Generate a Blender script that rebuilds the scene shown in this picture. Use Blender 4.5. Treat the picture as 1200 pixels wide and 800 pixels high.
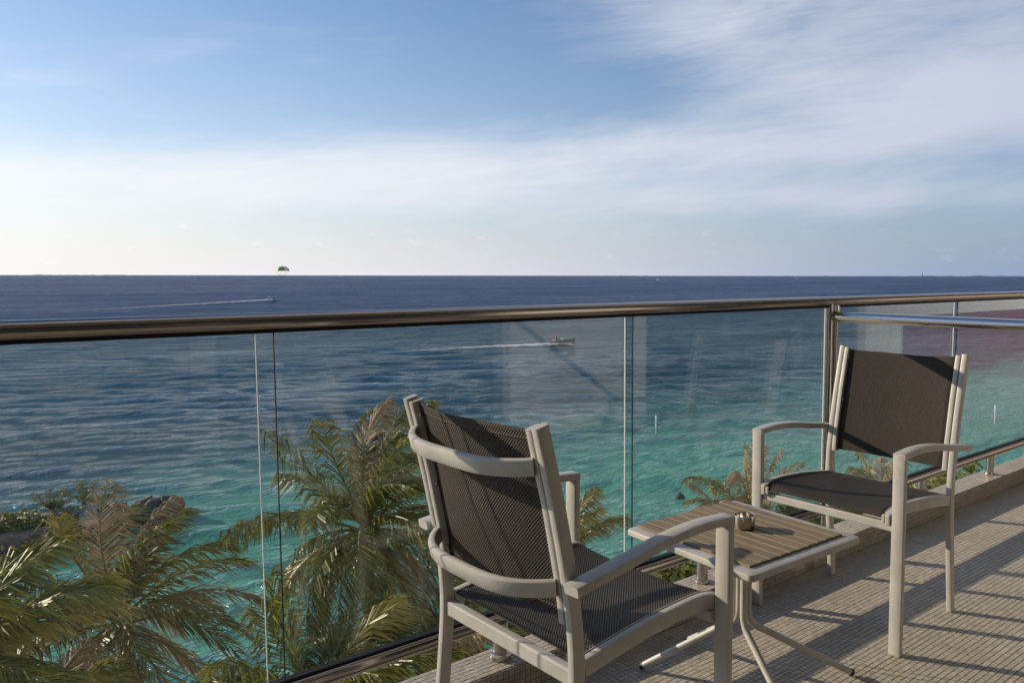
import bpy, bmesh, math, random
import numpy as np
from mathutils import Vector, Matrix, noise as mnoise

random.seed(7)
for o in list(bpy.data.objects):
    bpy.data.objects.remove(o)
scene = bpy.context.scene
COL = scene.collection
R = math.radians

# ------------------------------------------------------------------ camera
YAW, PITCH, ROLL = -0.7239, 0.0828, 0.0013
CAM = Vector((0.0, -1.8766, 1.1759))
F0 = Vector((-math.sin(YAW), math.cos(YAW), 0)); RT = Vector((math.cos(YAW), math.sin(YAW), 0)); UP = Vector((0, 0, 1))
FW = F0 * math.cos(PITCH) - UP * math.sin(PITCH)
UU = UP * math.cos(PITCH) + F0 * math.sin(PITCH)
rt2 = RT * math.cos(ROLL) + UU * math.sin(ROLL); up2 = UU * math.cos(ROLL) - RT * math.sin(ROLL)
cd = bpy.data.cameras.new('camera'); cam = bpy.data.objects.new('camera', cd); COL.objects.link(cam)
cam.matrix_world = Matrix(((rt2.x, up2.x, -FW.x, CAM.x), (rt2.y, up2.y, -FW.y, CAM.y), (rt2.z, up2.z, -FW.z, CAM.z), (0, 0, 0, 1)))
cd.sensor_width = 36; cd.lens = 930.28 / 1200 * 36; cd.shift_x = (600 - 721.87) / 1200
cd.clip_start = 0.05; cd.clip_end = 80000
cd.dof.use_dof = True; cd.dof.focus_distance = 2.2; cd.dof.aperture_fstop = 16
scene.camera = cam

# ------------------------------------------------------------------ sun, sky, exposure
SUN_AZ = Vector((-0.493, 0.870, 0)).normalized(); SUN_EL = R(19.0)
sd = bpy.data.lights.new('sun', 'SUN'); sd.energy = 5.0; sd.angle = R(0.5); sd.color = (1.0, 0.83, 0.62)
sun = bpy.data.objects.new('sun', sd); COL.objects.link(sun)
sdir = SUN_AZ * math.cos(SUN_EL) + UP * math.sin(SUN_EL)
sun.rotation_euler = sdir.to_track_quat('Z', 'Y').to_euler()
sun.location = sdir * 50

world = bpy.data.worlds.new('World'); scene.world = world; world.use_nodes = True
WN = world.node_tree.nodes; WL = world.node_tree.links; WN.clear()


def nd(tree, typ, ins=None, **props):
    n = tree.nodes.new(typ)
    for k, v in props.items():
        setattr(n, k, v)
    for k, v in (ins or {}).items():
        s = n.inputs[k]
        if isinstance(v, bpy.types.NodeSocket):
            tree.links.new(v, s)
        else:
            s.default_value = v
    return n


def mth(tree, op, a, b=0.0, c=0.0, clamp=False):
    n = nd(tree, 'ShaderNodeMath', {0: a, 1: b, 2: c}, operation=op, use_clamp=clamp)
    return n.outputs[0]


def sstep(tree, x, lo, hi):
    n = nd(tree, 'ShaderNodeMapRange', {0: x, 1: lo, 2: hi, 3: 0.0, 4: 1.0}, interpolation_type='SMOOTHSTEP')
    return n.outputs[0]


def mixc(tree, f, a, b, bt='MIX'):
    n = nd(tree, 'ShaderNodeMix', data_type='RGBA', blend_type=bt)
    for k, v in ((0, f), (6, a), (7, b)):
        if isinstance(v, bpy.types.NodeSocket):
            tree.links.new(v, n.inputs[k])
        else:
            n.inputs[k].default_value = v if k == 0 else (tuple(v) + (1,))[:4]
    return n.outputs[2]


W = world.node_tree
sky = nd(W, 'ShaderNodeTexSky', sky_type='NISHITA', sun_disc=False, sun_elevation=SUN_EL,
         sun_rotation=math.atan2(SUN_AZ.x, SUN_AZ.y), altitude=20, air_density=1.0, dust_density=0.5, ozone_density=3.0)
SKYTINT = (0.90, 1.01, 1.13)
tc = nd(W, 'ShaderNodeTexCoord')
sx = nd(W, 'ShaderNodeSeparateXYZ', {0: tc.outputs['Generated']})
dx, dy, dz = sx.outputs
# direction turned so that u runs to the right of the view, v away from the balcony
u_ = mth(W, 'ADD', mth(W, 'MULTIPLY', dx, RT.x), mth(W, 'MULTIPLY', dy, RT.y))
v_ = mth(W, 'ADD', mth(W, 'MULTIPLY', dx, F0.x), mth(W, 'MULTIPLY', dy, F0.y))
az_ = mth(W, 'ARCTAN2', u_, v_)
el_ = mth(W, 'ARCSINE', dz)
# long thin cirrus: noise stretched along azimuth, tilted a little
def cloud(su, sv, tl, seed, det, rough, dist):
    e = mth(W, 'SUBTRACT', el_, mth(W, 'MULTIPLY', az_, tl))
    c = nd(W, 'ShaderNodeCombineXYZ', {0: mth(W, 'MULTIPLY', az_, su), 1: mth(W, 'MULTIPLY', e, sv), 2: seed}).outputs[0]
    return nd(W, 'ShaderNodeTexNoise', {'Vector': c, 'Scale': 1.0, 'Detail': det, 'Roughness': rough, 'Distortion': dist}).outputs['Fac']


def bump_(x, c, w):                      # soft bell
    q = mth(W, 'DIVIDE', mth(W, 'SUBTRACT', x, c), w)
    return mth(W, 'POWER', 2.718, mth(W, 'MULTIPLY', mth(W, 'MULTIPLY', q, q), -1.0))


n1 = cloud(2.6, 11.0, 0.07, 3.7, 5.0, 0.50, 0.6)
n2 = cloud(6.0, 44.0, 0.10, 9.1, 8.0, 0.60, 1.2)
n4 = cloud(6.0, 20.0, 0.30, 5.2, 7.0, 0.56, 1.0)
tilt = mth(W, 'SUBTRACT', el_, mth(W, 'MULTIPLY', az_, 0.075))
band = bump_(tilt, 0.140, 0.058)
band2 = mth(W, 'MULTIPLY', bump_(el_, 0.092, 0.022), sstep(W, az_, -0.15, 0.25))
high = mth(W, 'MULTIPLY', sstep(W, mth(W, 'SUBTRACT', el_, mth(W, 'MULTIPLY', az_, -0.16)), 0.19, 0.30), sstep(W, az_, -0.22, 0.20))
streak = mth(W, 'MULTIPLY', bump_(mth(W, 'SUBTRACT', el_, mth(W, 'MULTIPLY', az_, 0.30)), 0.385, 0.022), bump_(az_, -0.50, 0.11))
cov = mth(W, 'ADD', mth(W, 'MULTIPLY', band, 0.40), mth(W, 'MULTIPLY', high, 0.36))
cov = mth(W, 'ADD', cov, mth(W, 'MULTIPLY', band2, 0.30))
cov = mth(W, 'ADD', cov, mth(W, 'MULTIPLY', streak, 0.10))
dens = mth(W, 'ADD', mth(W, 'MULTIPLY', n1, 0.62), mth(W, 'ADD', mth(W, 'MULTIPLY', n2, 0.22), mth(W, 'MULTIPLY', n4, 0.16)))
dens = sstep(W, mth(W, 'ADD', dens, cov), 0.50, 1.12)
dens = mth(W, 'MULTIPLY', dens, 0.92)
# small cumulus tufts low over the sea
cv3 = nd(W, 'ShaderNodeCombineXYZ', {0: mth(W, 'MULTIPLY', az_, 30.0), 1: mth(W, 'MULTIPLY', el_, 70.0), 2: 1.3}).outputs[0]
n3 = nd(W, 'ShaderNodeTexNoise', {'Vector': cv3, 'Scale': 1.0, 'Detail': 5.0, 'Roughness': 0.6}).outputs['Fac']
tuft = mth(W, 'MULTIPLY', sstep(W, n3, 0.60, 0.74), mth(W, 'MULTIPLY', sstep(W, el_, 0.006, 0.02), mth(W, 'SUBTRACT', 1.0, sstep(W, el_, 0.040, 0.070))))
tuft = mth(W, 'MULTIPLY', tuft, 0.22)
# light on cloud and haze: brighter towards the sun
sdot = nd(W, 'ShaderNodeVectorMath', {0: tc.outputs['Generated'], 1: tuple(sdir)}, operation='DOT_PRODUCT').outputs['Value']
glow = sstep(W, sdot, -0.30, 1.0)
ccol = mixc(W, glow, (5.0, 5.4, 6.6), (9.0, 9.0, 9.1))
hcol = mixc(W, glow, (2.45, 3.3, 5.0), (9.1, 8.75, 8.75))
hz = mth(W, 'MULTIPLY', mth(W, 'POWER', 2.718, mth(W, 'MULTIPLY', mth(W, 'MAXIMUM', el_, 0.0), -8.5)), 0.98)
skyc = mixc(W, hz, mixc(W, 1.0, sky.outputs[0], SKYTINT, 'MULTIPLY'), hcol)
skyc = mixc(W, dens, skyc, ccol)
skyc = mixc(W, tuft, skyc, mixc(W, glow, (5.0, 5.5, 6.6), (12.0, 11.3, 10.3)))
bg = nd(W, 'ShaderNodeBackground', {'Color': skyc, 'Strength': 0.112})
wo = nd(W, 'ShaderNodeOutputWorld', {'Surface': bg.outputs[0]})

scene.view_settings.view_transform = 'Standard'; scene.view_settings.look = 'None'
scene.view_settings.exposure = 0.0; scene.view_settings.gamma = 1.0; scene.view_settings.use_curve_mapping = False
scene.render.engine = 'CYCLES'
scene.cycles.max_bounces = 6; scene.cycles.diffuse_bounces = 3; scene.cycles.glossy_bounces = 4; scene.cycles.transparent_max_bounces = 14
scene.cycles.caustics_reflective = False; scene.cycles.caustics_refractive = False


# ------------------------------------------------------------------ materials
def newmat(name):
    m = bpy.data.materials.new(name); m.use_nodes = True
    t = m.node_tree; t.nodes.clear()
    out = nd(t, 'ShaderNodeOutputMaterial')
    return m, t, out


def principled(name, col, rough=0.5, metal=0.0, bump=0.0, bscale=40.0, var=0.0, vscale=6.0, spec=0.5, stretch=None):
    m, t, out = newmat(name)
    c = nd(t, 'ShaderNodeTexCoord').outputs['Object']
    if stretch:
        c = nd(t, 'ShaderNodeMapping', {'Vector': c, 'Scale': stretch}).outputs[0]
    p = nd(t, 'ShaderNodeBsdfPrincipled', {'Roughness': rough, 'Metallic': metal, 'Specular IOR Level': spec})
    base = tuple(col) + (1,)
    if var > 0:
        n = nd(t, 'ShaderNodeTexNoise', {'Vector': c, 'Scale': vscale, 'Detail': 6.0, 'Roughness': 0.65}).outputs['Fac']
        lo = tuple(x * (1 - var) for x in col); hi = tuple(min(1, x * (1 + var)) for x in col)
        t.links.new(mixc(t, sstep(t, n, 0.3, 0.7), lo, hi), p.inputs['Base Color'])
    else:
        p.inputs['Base Color'].default_value = base
    if bump > 0:
        n = nd(t, 'ShaderNodeTexNoise', {'Vector': c, 'Scale': bscale, 'Detail': 5.0, 'Roughness': 0.6}).outputs['Fac']
        b = nd(t, 'ShaderNodeBump', {'Height': n, 'Strength': 1.0, 'Distance': bump})
        t.links.new(b.outputs[0], p.inputs['Normal'])
    t.links.new(p.outputs[0], out.inputs[0])
    return m


M = {}
M['paint'] = principled('powder_coated_aluminium', (0.50, 0.483, 0.45), 0.42, 0.0, 0.0002, 900, 0.10, 14)
M['cap'] = principled('pale_plastic', (0.50, 0.46, 0.40), 0.5)
M['black'] = principled('black_rubber', (0.012, 0.012, 0.013), 0.55)
M['gasket_and_edge'] = principled('dark_gasket_and_edge', (0.008, 0.009, 0.011), 0.6, spec=0.2)
M['edge_cap_white'] = principled('lit_edge_and_cap_white', (0.80, 0.84, 0.86), 0.3)  # white stands in for lit pane edges; also colours the pole caps
M['bolt'] = principled('bolt_steel', (0.45, 0.43, 0.40), 0.3, 1.0)
M['plaster'] = principled('white_plaster', (0.84, 0.83, 0.80), 0.8, 0, 0.001, 60, 0.04, 2)
M['redwall'] = principled('brick_red_render', (0.26, 0.065, 0.06), 0.8, 0, 0.001, 60, 0.12, 3)
M['doorframe'] = principled('anodised_frame', (0.30, 0.29, 0.28), 0.4, 0.8)
M['doorglass'] = principled('dark_window_glass', (0.012, 0.014, 0.016), 0.05, 0, spec=0.6)
M['ceiling'] = principled('ceiling_plaster', (0.62, 0.60, 0.56), 0.85, 0, 0.001, 40, 0.04, 1.5)


def steel_mat(name, col, rough):
    m, t, out = newmat(name)
    c = nd(t, 'ShaderNodeTexCoord').outputs['Object']
    mp = nd(t, 'ShaderNodeMapping', {'Vector': c, 'Scale': (1.2, 60, 60)}).outputs[0]
    n = nd(t, 'ShaderNodeTexNoise', {'Vector': mp, 'Scale': 9.0, 'Detail': 4.0}).outputs['Fac']
    n2 = nd(t, 'ShaderNodeTexNoise', {'Vector': c, 'Scale': 3.0, 'Detail': 6.0, 'Roughness': 0.7}).outputs['Fac']
    rr = mth(t, 'ADD', mth(t, 'MULTIPLY', n, 0.08), mth(t, 'ADD', rough - 0.06, mth(t, 'MULTIPLY', sstep(t, n2, 0.45, 0.75), 0.08)))
    b = nd(t, 'ShaderNodeBump', {'Height': n2, 'Strength': 0.25, 'Distance': 0.0015})
    p = nd(t, 'ShaderNodeBsdfPrincipled', {'Base Color': tuple(col) + (1,), 'Metallic': 1.0, 'Roughness': rr, 'Normal': b.outputs[0]})
    t.links.new(p.outputs[0], out.inputs[0]); return m


M['steel'] = steel_mat('brushed_stainless_steel', (0.36, 0.33, 0.31), 0.20)
M['steel3'] = steel_mat('satin_stainless_steel', (0.50, 0.46, 0.42), 0.27)
M['steel2'] = steel_mat('polished_stainless_steel', (0.62, 0.59, 0.56), 0.13)


def glass_mat():
    m, t, out = newmat('balustrade_glass')
    lw = nd(t, 'ShaderNodeLayerWeight', {'Blend': 0.5}).outputs['Facing']
    fr = mth(t, 'ADD', 0.024, mth(t, 'MULTIPLY', mth(t, 'POWER', lw, 5.0), 0.95))
    c = nd(t, 'ShaderNodeTexCoord').outputs['Object']
    n = nd(t, 'ShaderNodeTexNoise', {'Vector': c, 'Scale': 2.3, 'Detail': 7.0, 'Roughness': 0.7}).outputs['Fac']
    mp = nd(t, 'ShaderNodeMapping', {'Vector': c, 'Scale': (14, 14, 1.2)}).outputs[0]
    st = nd(t, 'ShaderNodeTexNoise', {'Vector': mp, 'Scale': 1.0, 'Detail': 4.0}).outputs['Fac']
    tr = nd(t, 'ShaderNodeBsdfTransparent', {'Color': (0.975, 0.988, 0.985, 1)})
    gl = nd(t, 'ShaderNodeBsdfGlossy', {'Color': (1, 1, 1, 1), 'Roughness': 0.012})
    df = nd(t, 'ShaderNodeBsdfDiffuse', {'Color': (0.75, 0.75, 0.72, 1)})
    smear = mth(t, 'MULTIPLY', mth(t, 'MULTIPLY', sstep(t, n, 0.42, 0.78), sstep(t, st, 0.35, 0.75)), 0.006)
    vo = nd(t, 'ShaderNodeTexVoronoi', {'Vector': c, 'Scale': 75.0}).outputs['Distance']
    spots = mth(t, 'MULTIPLY', mth(t, 'LESS_THAN', vo, 0.16), mth(t, 'MULTIPLY', sstep(t, n, 0.50, 0.72), 0.05))
    smear = mth(t, 'ADD', smear, spots)
    a = nd(t, 'ShaderNodeMixShader', {0: smear, 1: tr.outputs[0], 2: df.outputs[0]})
    b = nd(t, 'ShaderNodeMixShader', {0: fr, 1: a.outputs[0], 2: gl.outputs[0]})
    t.links.new(b.outputs[0], out.inputs[0]); return m


M['glass'] = glass_mat()


def sling_mat():
    m, t, out = newmat('woven_sling_fabric')
    uv = nd(t, 'ShaderNodeUVMap').outputs[0]
    s = nd(t, 'ShaderNodeSeparateXYZ', {0: uv})
    P = 0.0078
    uu = mth(t, 'MULTIPLY', s.outputs[0], 2 * math.pi / P); vv = mth(t, 'MULTIPLY', s.outputs[1], 2 * math.pi / P)
    su = mth(t, 'SINE', uu); sv = mth(t, 'SINE', vv)
    chk = mth(t, 'MULTIPLY', su, sv)                 # over / under
    hi = sstep(t, chk, 0.15, 0.7)
    dome = mth(t, 'ADD', mth(t, 'MULTIPLY', chk, 0.5), 0.5)
    c = nd(t, 'ShaderNodeTexCoord').outputs['Object']
    n = nd(t, 'ShaderNodeTexNoise', {'Vector': c, 'Scale': 14.0, 'Detail': 5.0, 'Roughness': 0.6}).outputs['Fac']
    n2 = nd(t, 'ShaderNodeTexNoise', {'Vector': c, 'Scale': 420.0, 'Detail': 2.0}).outputs['Fac']
    col = mixc(t, hi, (0.006, 0.0055, 0.005), (0.19, 0.16, 0.138))
    col = mixc(t, mth(t, 'MULTIPLY', sstep(t, n, 0.35, 0.7), 0.22), col, (0.06, 0.05, 0.043))
    col = mixc(t, mth(t, 'MULTIPLY', sstep(t, n2, 0.5, 0.7), 0.18), col, (0.22, 0.19, 0.16))
    b = nd(t, 'ShaderNodeBump', {'Height': dome, 'Strength': 0.9, 'Distance': 0.0020})
    p = nd(t, 'ShaderNodeBsdfPrincipled', {'Base Color': col, 'Roughness': 0.6, 'Specular IOR Level': 0.15, 'Normal': b.outputs[0]})
    hole = mth(t, 'MULTIPLY', mth(t, 'LESS_THAN', mth(t, 'ABSOLUTE', su), 0.38), mth(t, 'LESS_THAN', mth(t, 'ABSOLUTE', sv), 0.40))
    tl = nd(t, 'ShaderNodeBsdfTransparent')
    mx = nd(t, 'ShaderNodeMixShader', {0: mth(t, 'MULTIPLY', hole, 0.9), 1: p.outputs[0], 2: tl.outputs[0]})
    t.links.new(mx.outputs[0], out.inputs[0]); return m


M['sling'] = sling_mat()


def plank_mat():
    m, t, out = newmat('weathered_wood_composite')
    c = nd(t, 'ShaderNodeTexCoord').outputs['Object']
    oi = nd(t, 'ShaderNodeObjectInfo').outputs['Random']
    off = nd(t, 'ShaderNodeCombineXYZ', {0: mth(t, 'MULTIPLY', oi, 40.0), 1: mth(t, 'MULTIPLY', oi, 13.0)}).outputs[0]
    cc = nd(t, 'ShaderNodeVectorMath', {0: c, 1: off}, operation='ADD').outputs[0]
    mp = nd(t, 'ShaderNodeMapping', {'Vector': cc, 'Scale': (120, 7, 60)}).outputs[0]
    n = nd(t, 'ShaderNodeTexNoise', {'Vector': mp, 'Scale': 1.0, 'Detail': 6.0, 'Roughness': 0.65}).outputs['Fac']
    mp2 = nd(t, 'ShaderNodeMapping', {'Vector': cc, 'Scale': (20, 4, 10)}).outputs[0]
    n2 = nd(t, 'ShaderNodeTexNoise', {'Vector': mp2, 'Scale': 1.0, 'Detail': 4.0}).outputs['Fac']
    col = mixc(t, sstep(t, n, 0.3, 0.72), (0.19, 0.137, 0.077), (0.36, 0.27, 0.16))
    col = mixc(t, mth(t, 'MULTIPLY', sstep(t, n2, 0.4, 0.75), 0.5), col, (0.26, 0.205, 0.14))
    col = mixc(t, mth(t, 'MULTIPLY', oi, 0.55), col, (0.21, 0.16, 0.10))
    b = nd(t, 'ShaderNodeBump', {'Height': n, 'Strength': 0.6, 'Distance': 0.0006})
    p = nd(t, 'ShaderNodeBsdfPrincipled', {'Base Color': col, 'Roughness': 0.62, 'Normal': b.outputs[0]})
    t.links.new(p.outputs[0], out.inputs[0]); return m


M['plank'] = plank_mat()


def tile_mat():
    m, t, out = newmat('mosaic_tile')
    g = nd(t, 'ShaderNodeNewGeometry')
    isl = g.outputs['Random Per Island']
    c = g.outputs['Position']
    n = nd(t, 'ShaderNodeTexNoise', {'Vector': c, 'Scale': 2.4, 'Detail': 7.0, 'Roughness': 0.65}).outputs['Fac']
    n3 = nd(t, 'ShaderNodeTexNoise', {'Vector': c, 'Scale': 190.0, 'Detail': 3.0}).outputs['Fac']
    col = mixc(t, isl, (0.385, 0.35, 0.29), (0.505, 0.46, 0.385))
    col = mixc(t, mth(t, 'MULTIPLY', sstep(t, n, 0.42, 0.72), 0.45), col, (0.30, 0.255, 0.19))
    n4 = nd(t, 'ShaderNodeTexNoise', {'Vector': c, 'Scale': 9.0, 'Detail': 8.0, 'Roughness': 0.75}).outputs['Fac']
    col = mixc(t, mth(t, 'MULTIPLY', sstep(t, n4, 0.56, 0.72), 0.45), col, (0.17, 0.14, 0.10))
    b = nd(t, 'ShaderNodeBump', {'Height': n3, 'Strength': 0.4, 'Distance': 0.0008})
    p = nd(t, 'ShaderNodeBsdfPrincipled', {'Base Color': col, 'Roughness': mth(t, 'ADD', 0.33, mth(t, 'MULTIPLY', n, 0.3)), 'Normal': b.outputs[0]})
    t.links.new(p.outputs[0], out.inputs[0]); return m


M['tile'] = tile_mat()
M['grout'] = principled('grout', (0.25, 0.215, 0.165), 0.9, 0, 0.001, 120, 0.2, 5)


def far_tile_mat():
    m, t, out = newmat('mosaic_floor_sheet')
    c = nd(t, 'ShaderNodeNewGeometry').outputs['Position']
    br = nd(t, 'ShaderNodeTexBrick', {'Vector': c, 'Color1': (0.38, 0.335, 0.265, 1), 'Color2': (0.50, 0.445, 0.36, 1), 'Mortar': (0.21, 0.175, 0.13, 1),
            'Scale': 1.0, 'Mortar Size': 0.0016, 'Brick Width': 0.0185, 'Row Height': 0.0185}, offset=0.0)
    p = nd(t, 'ShaderNodeBsdfPrincipled', {'Base Color': br.outputs[0], 'Roughness': 0.5})
    t.links.new(p.outputs[0], out.inputs[0]); return m


M['tilesheet'] = far_tile_mat()


def leaf_mat(name, c1, c2, c3, trans=0.35, rough=0.45, tip=None):
    m, t, out = newmat(name)
    oi = nd(t, 'ShaderNodeObjectInfo').outputs['Random']
    isl = nd(t, 'ShaderNodeNewGeometry').outputs['Random Per Island']
    col = mixc(t, isl, c1, c2)
    col = mixc(t, mth(t, 'MULTIPLY', mth(t, 'POWER', oi, 3.0), 0.8), col, c3)
    if tip:
        a = nd(t, 'ShaderNodeAttribute', attribute_name='tip').outputs['Fac']
        k = mth(t, 'MULTIPLY', mth(t, 'POWER', a, 1.6), mth(t, 'ADD', 0.03, mth(t, 'MULTIPLY', isl, 0.50)))
        col = mixc(t, k, col, tip)
    p = nd(t, 'ShaderNodeBsdfPrincipled', {'Base Color': col, 'Roughness': rough, 'Specular IOR Level': 0.5})
    tr = nd(t, 'ShaderNodeBsdfTranslucent', {'Color': col})
    mx = nd(t, 'ShaderNodeMixShader', {0: trans, 1: p.outputs[0], 2: tr.outputs[0]})
    t.links.new(mx.outputs[0], out.inputs[0]); return m


M['frond'] = leaf_mat('palm_leaflets', (0.020, 0.042, 0.004), (0.235, 0.265, 0.030), (0.34, 0.28, 0.06), 0.20, 0.44, (0.40, 0.32, 0.12))
M['frond_dry'] = leaf_mat('dry_palm_leaflets', (0.26, 0.19, 0.10), (0.48, 0.37, 0.22), (0.22, 0.15, 0.085), 0.2, 0.7)
M['rachis'] = principled('frond_stem', (0.19, 0.16, 0.055), 0.45)
M['bark'] = principled('palm_bark', (0.17, 0.14, 0.11), 0.9, 0, 0.02, 18, 0.35, 5)
M['coconut'] = principled('coconut_husk', (0.16, 0.13, 0.035), 0.5, 0, 0, 1, 0.2, 8)
M['leaf'] = leaf_mat('broad_leaves', (0.060, 0.095, 0.014), (0.22, 0.24, 0.035), (0.26, 0.22, 0.05))
M['sand'] = principled('beach_sand', (0.50, 0.42, 0.31), 0.95, 0, 0.05, 3, 0.15, 0.5)
M['soil'] = principled('garden_ground', (0.10, 0.09, 0.05), 0.95, 0, 0.05, 2, 0.4, 0.6)
M['rock'] = principled('dark_rock', (0.075, 0.065, 0.055), 0.85, 0, 0.06, 3, 0.4, 1.5)
M['gravel'] = principled('coarse_gravel', (0.20, 0.165, 0.125), 0.95, 0, 0.08, 4, 0.5, 1.2)
M['white'] = principled('white_gelcoat', (0.80, 0.80, 0.78), 0.3)
M['grey'] = principled('grey_rubber_tube', (0.10, 0.105, 0.11), 0.5)
M['red'] = principled('red_cloth', (0.42, 0.06, 0.04), 0.7)
M['navy'] = principled('dark_cloth', (0.02, 0.03, 0.05), 0.8)
M['skin'] = principled('skin', (0.38, 0.22, 0.15), 0.55)
M['sail'] = principled('sail_cloth', (0.82, 0.82, 0.80), 0.7)
M['green'] = principled('green_canopy', (0.22, 0.40, 0.14), 0.6)
M['yellow'] = principled('yellow_canopy', (0.80, 0.74, 0.36), 0.6)
M['island'] = principled('far_island', (0.12, 0.18, 0.25), 0.95)  # blue of distance haze put into the base colour
M['foam'] = None


def foam_mat():
    m, t, out = newmat('sea_foam')
    c = nd(t, 'ShaderNodeNewGeometry').outputs['Position']
    n = nd(t, 'ShaderNodeTexNoise', {'Vector': c, 'Scale': 0.55, 'Detail': 8.0, 'Roughness': 0.75}).outputs['Fac']
    uv = nd(t, 'ShaderNodeUVMap').outputs[0]
    s = nd(t, 'ShaderNodeSeparateXYZ', {0: uv})
    edge = mth(t, 'SUBTRACT', 1.0, mth(t, 'ABSOLUTE', mth(t, 'SUBTRACT', mth(t, 'MULTIPLY', s.outputs[1], 2.0), 1.0)))
    k = mth(t, 'ADD', mth(t, 'MULTIPLY', edge, 0.45), mth(t, 'MULTIPLY', s.outputs[0], 0.35))
    a = mth(t, 'MULTIPLY', sstep(t, mth(t, 'ADD', n, k), 0.74, 1.10), mth(t, 'ADD', 0.25, mth(t, 'MULTIPLY', s.outputs[0], 0.7)))
    a = mth(t, 'MULTIPLY', a, sstep(t, edge, 0.0, 0.2))
    d = nd(t, 'ShaderNodeBsdfDiffuse', {'Color': (0.82, 0.84, 0.85, 1)})
    tr = nd(t, 'ShaderNodeBsdfTransparent')
    mx = nd(t, 'ShaderNodeMixShader', {0: a, 1: tr.outputs[0], 2: d.outputs[0]})
    t.links.new(mx.outputs[0], out.inputs[0]); return m


M['foam'] = foam_mat()


def water_mat():
    m, t, out = newmat('sea_water')
    pos = nd(t, 'ShaderNodeNewGeometry').outputs['Position']
    s = nd(t, 'ShaderNodeSeparateXYZ', {0: pos})
    x, y = s.outputs[0], s.outputs[1]
    # sea bed: shallow bright sand near the shore, seagrass and deep water further out (the shore runs along X)
    nb = nd(t, 'ShaderNodeTexNoise', {'Vector': pos, 'Scale': 0.030, 'Detail': 6.0, 'Roughness': 0.6, 'Distortion': 0.6}).outputs['Fac']
    off = mth(t, 'ADD', y, mth(t, 'MULTIPLY', mth(t, 'SUBTRACT', nb, 0.5), 46.0))
    deep = sstep(t, off, 29.0, 74.0)
    far = sstep(t, off, 90.0, 420.0)
    mpg = nd(t, 'ShaderNodeMapping', {'Vector': pos, 'Scale': (0.045, 0.085, 0.05)}).outputs[0]
    ng = nd(t, 'ShaderNodeTexNoise', {'Vector': mpg, 'Scale': 1.0, 'Detail': 6.0, 'Roughness': 0.6, 'Distortion': 1.0}).outputs['Fac']
    grass = mth(t, 'MULTIPLY', sstep(t, ng, 0.50, 0.66), sstep(t, off, 34.0, 62.0))
    col = mixc(t, deep, (0.078, 0.290, 0.220), (0.012, 0.060, 0.090))
    col = mixc(t, mth(t, 'MULTIPLY', grass, 0.75), col, (0.010, 0.042, 0.062))
    col = mixc(t, far, col, (0.012, 0.048, 0.135))
    # waves: crests roughly square to the view
    def wave(sc, ang, st, det, rough, dist=0.4):
        mp = nd(t, 'ShaderNodeMapping', {'Vector': pos, 'Rotation': (0, 0, ang), 'Scale': (sc * st, sc, sc)}).outputs[0]
        return nd(t, 'ShaderNodeTexNoise', {'Vector': mp, 'Scale': 1.0, 'Detail': det, 'Roughness': rough, 'Distortion': dist}).outputs['Fac']
    a0 = math.atan2(RT.y, RT.x)
    dist = nd(t, 'ShaderNodeVectorMath', {0: pos}, operation='LENGTH').outputs['Value']
    farw = sstep(t, dist, 70.0, 300.0)
    w1 = wave(0.36, -(a0 + 0.10), 0.45, 3.0, 0.5)
    w2 = wave(0.95, -(a0 - 0.25), 0.45, 5.0, 0.62)
    w4 = wave(3.2, -(a0 + 0.4), 0.6, 3.0, 0.6)
    w3 = wave(0.085, -(a0 + 0.2), 0.35, 2.0, 0.5)
    rg = mth(t, 'SUBTRACT', 1.0, mth(t, 'ABSOLUTE', mth(t, 'SUBTRACT', mth(t, 'MULTIPLY', w1, 2.0), 1.0)))
    h = mth(t, 'ADD', mth(t, 'MULTIPLY', w1, mth(t, 'ADD', 0.12, mth(t, 'MULTIPLY', farw, 2.6))), mth(t, 'MULTIPLY', rg, mth(t, 'ADD', 0.02, mth(t, 'MULTIPLY', farw, 0.9))))
    h = mth(t, 'ADD', h, mth(t, 'ADD', mth(t, 'MULTIPLY', w2, 0.62), mth(t, 'MULTIPLY', w4, 0.17)))
    h = mth(t, 'ADD', h, mth(t, 'MULTIPLY', w3, mth(t, 'MULTIPLY', farw, 5.0)))
    b = nd(t, 'ShaderNodeBump', {'Height': h, 'Strength': 1.0, 'Distance': 1.0})
    g1 = wave(0.040, -(a0 + 0.1), 0.30, 5.0, 0.62); g2 = wave(0.009, -(a0 - 0.05), 0.25, 5.0, 0.6)
    patch = mth(t, 'ADD', 0.45, mth(t, 'ADD', mth(t, 'MULTIPLY', sstep(t, g1, 0.3, 0.7), 0.55), mth(t, 'MULTIPLY', sstep(t, g2, 0.3, 0.7), 0.55)))
    # wind-roughened water mirrors far less at a glancing angle than a calm sheet
    fc = nd(t, 'ShaderNodeLayerWeight', {'Blend': 0.5, 'Normal': b.outputs[0]}).outputs['Facing']
    fr = mth(t, 'ADD', 0.02, mth(t, 'MULTIPLY', mth(t, 'POWER', fc, 5.0), mth(t, 'MULTIPLY', mth(t, 'SUBTRACT', 0.85, mth(t, 'MULTIPLY', farw, 0.50)), patch)))
    df = nd(t, 'ShaderNodeBsdfDiffuse', {'Color': col, 'Normal': b.outputs[0]})
    gl = nd(t, 'ShaderNodeBsdfGlossy', {'Color': (1, 1, 1, 1), 'Roughness': 0.10, 'Normal': b.outputs[0]})
    mx = nd(t, 'ShaderNodeMixShader', {0: fr, 1: df.outputs[0], 2: gl.outputs[0]})
    t.links.new(mx.outputs[0], out.inputs[0]); return m


M['water'] = water_mat()


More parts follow.
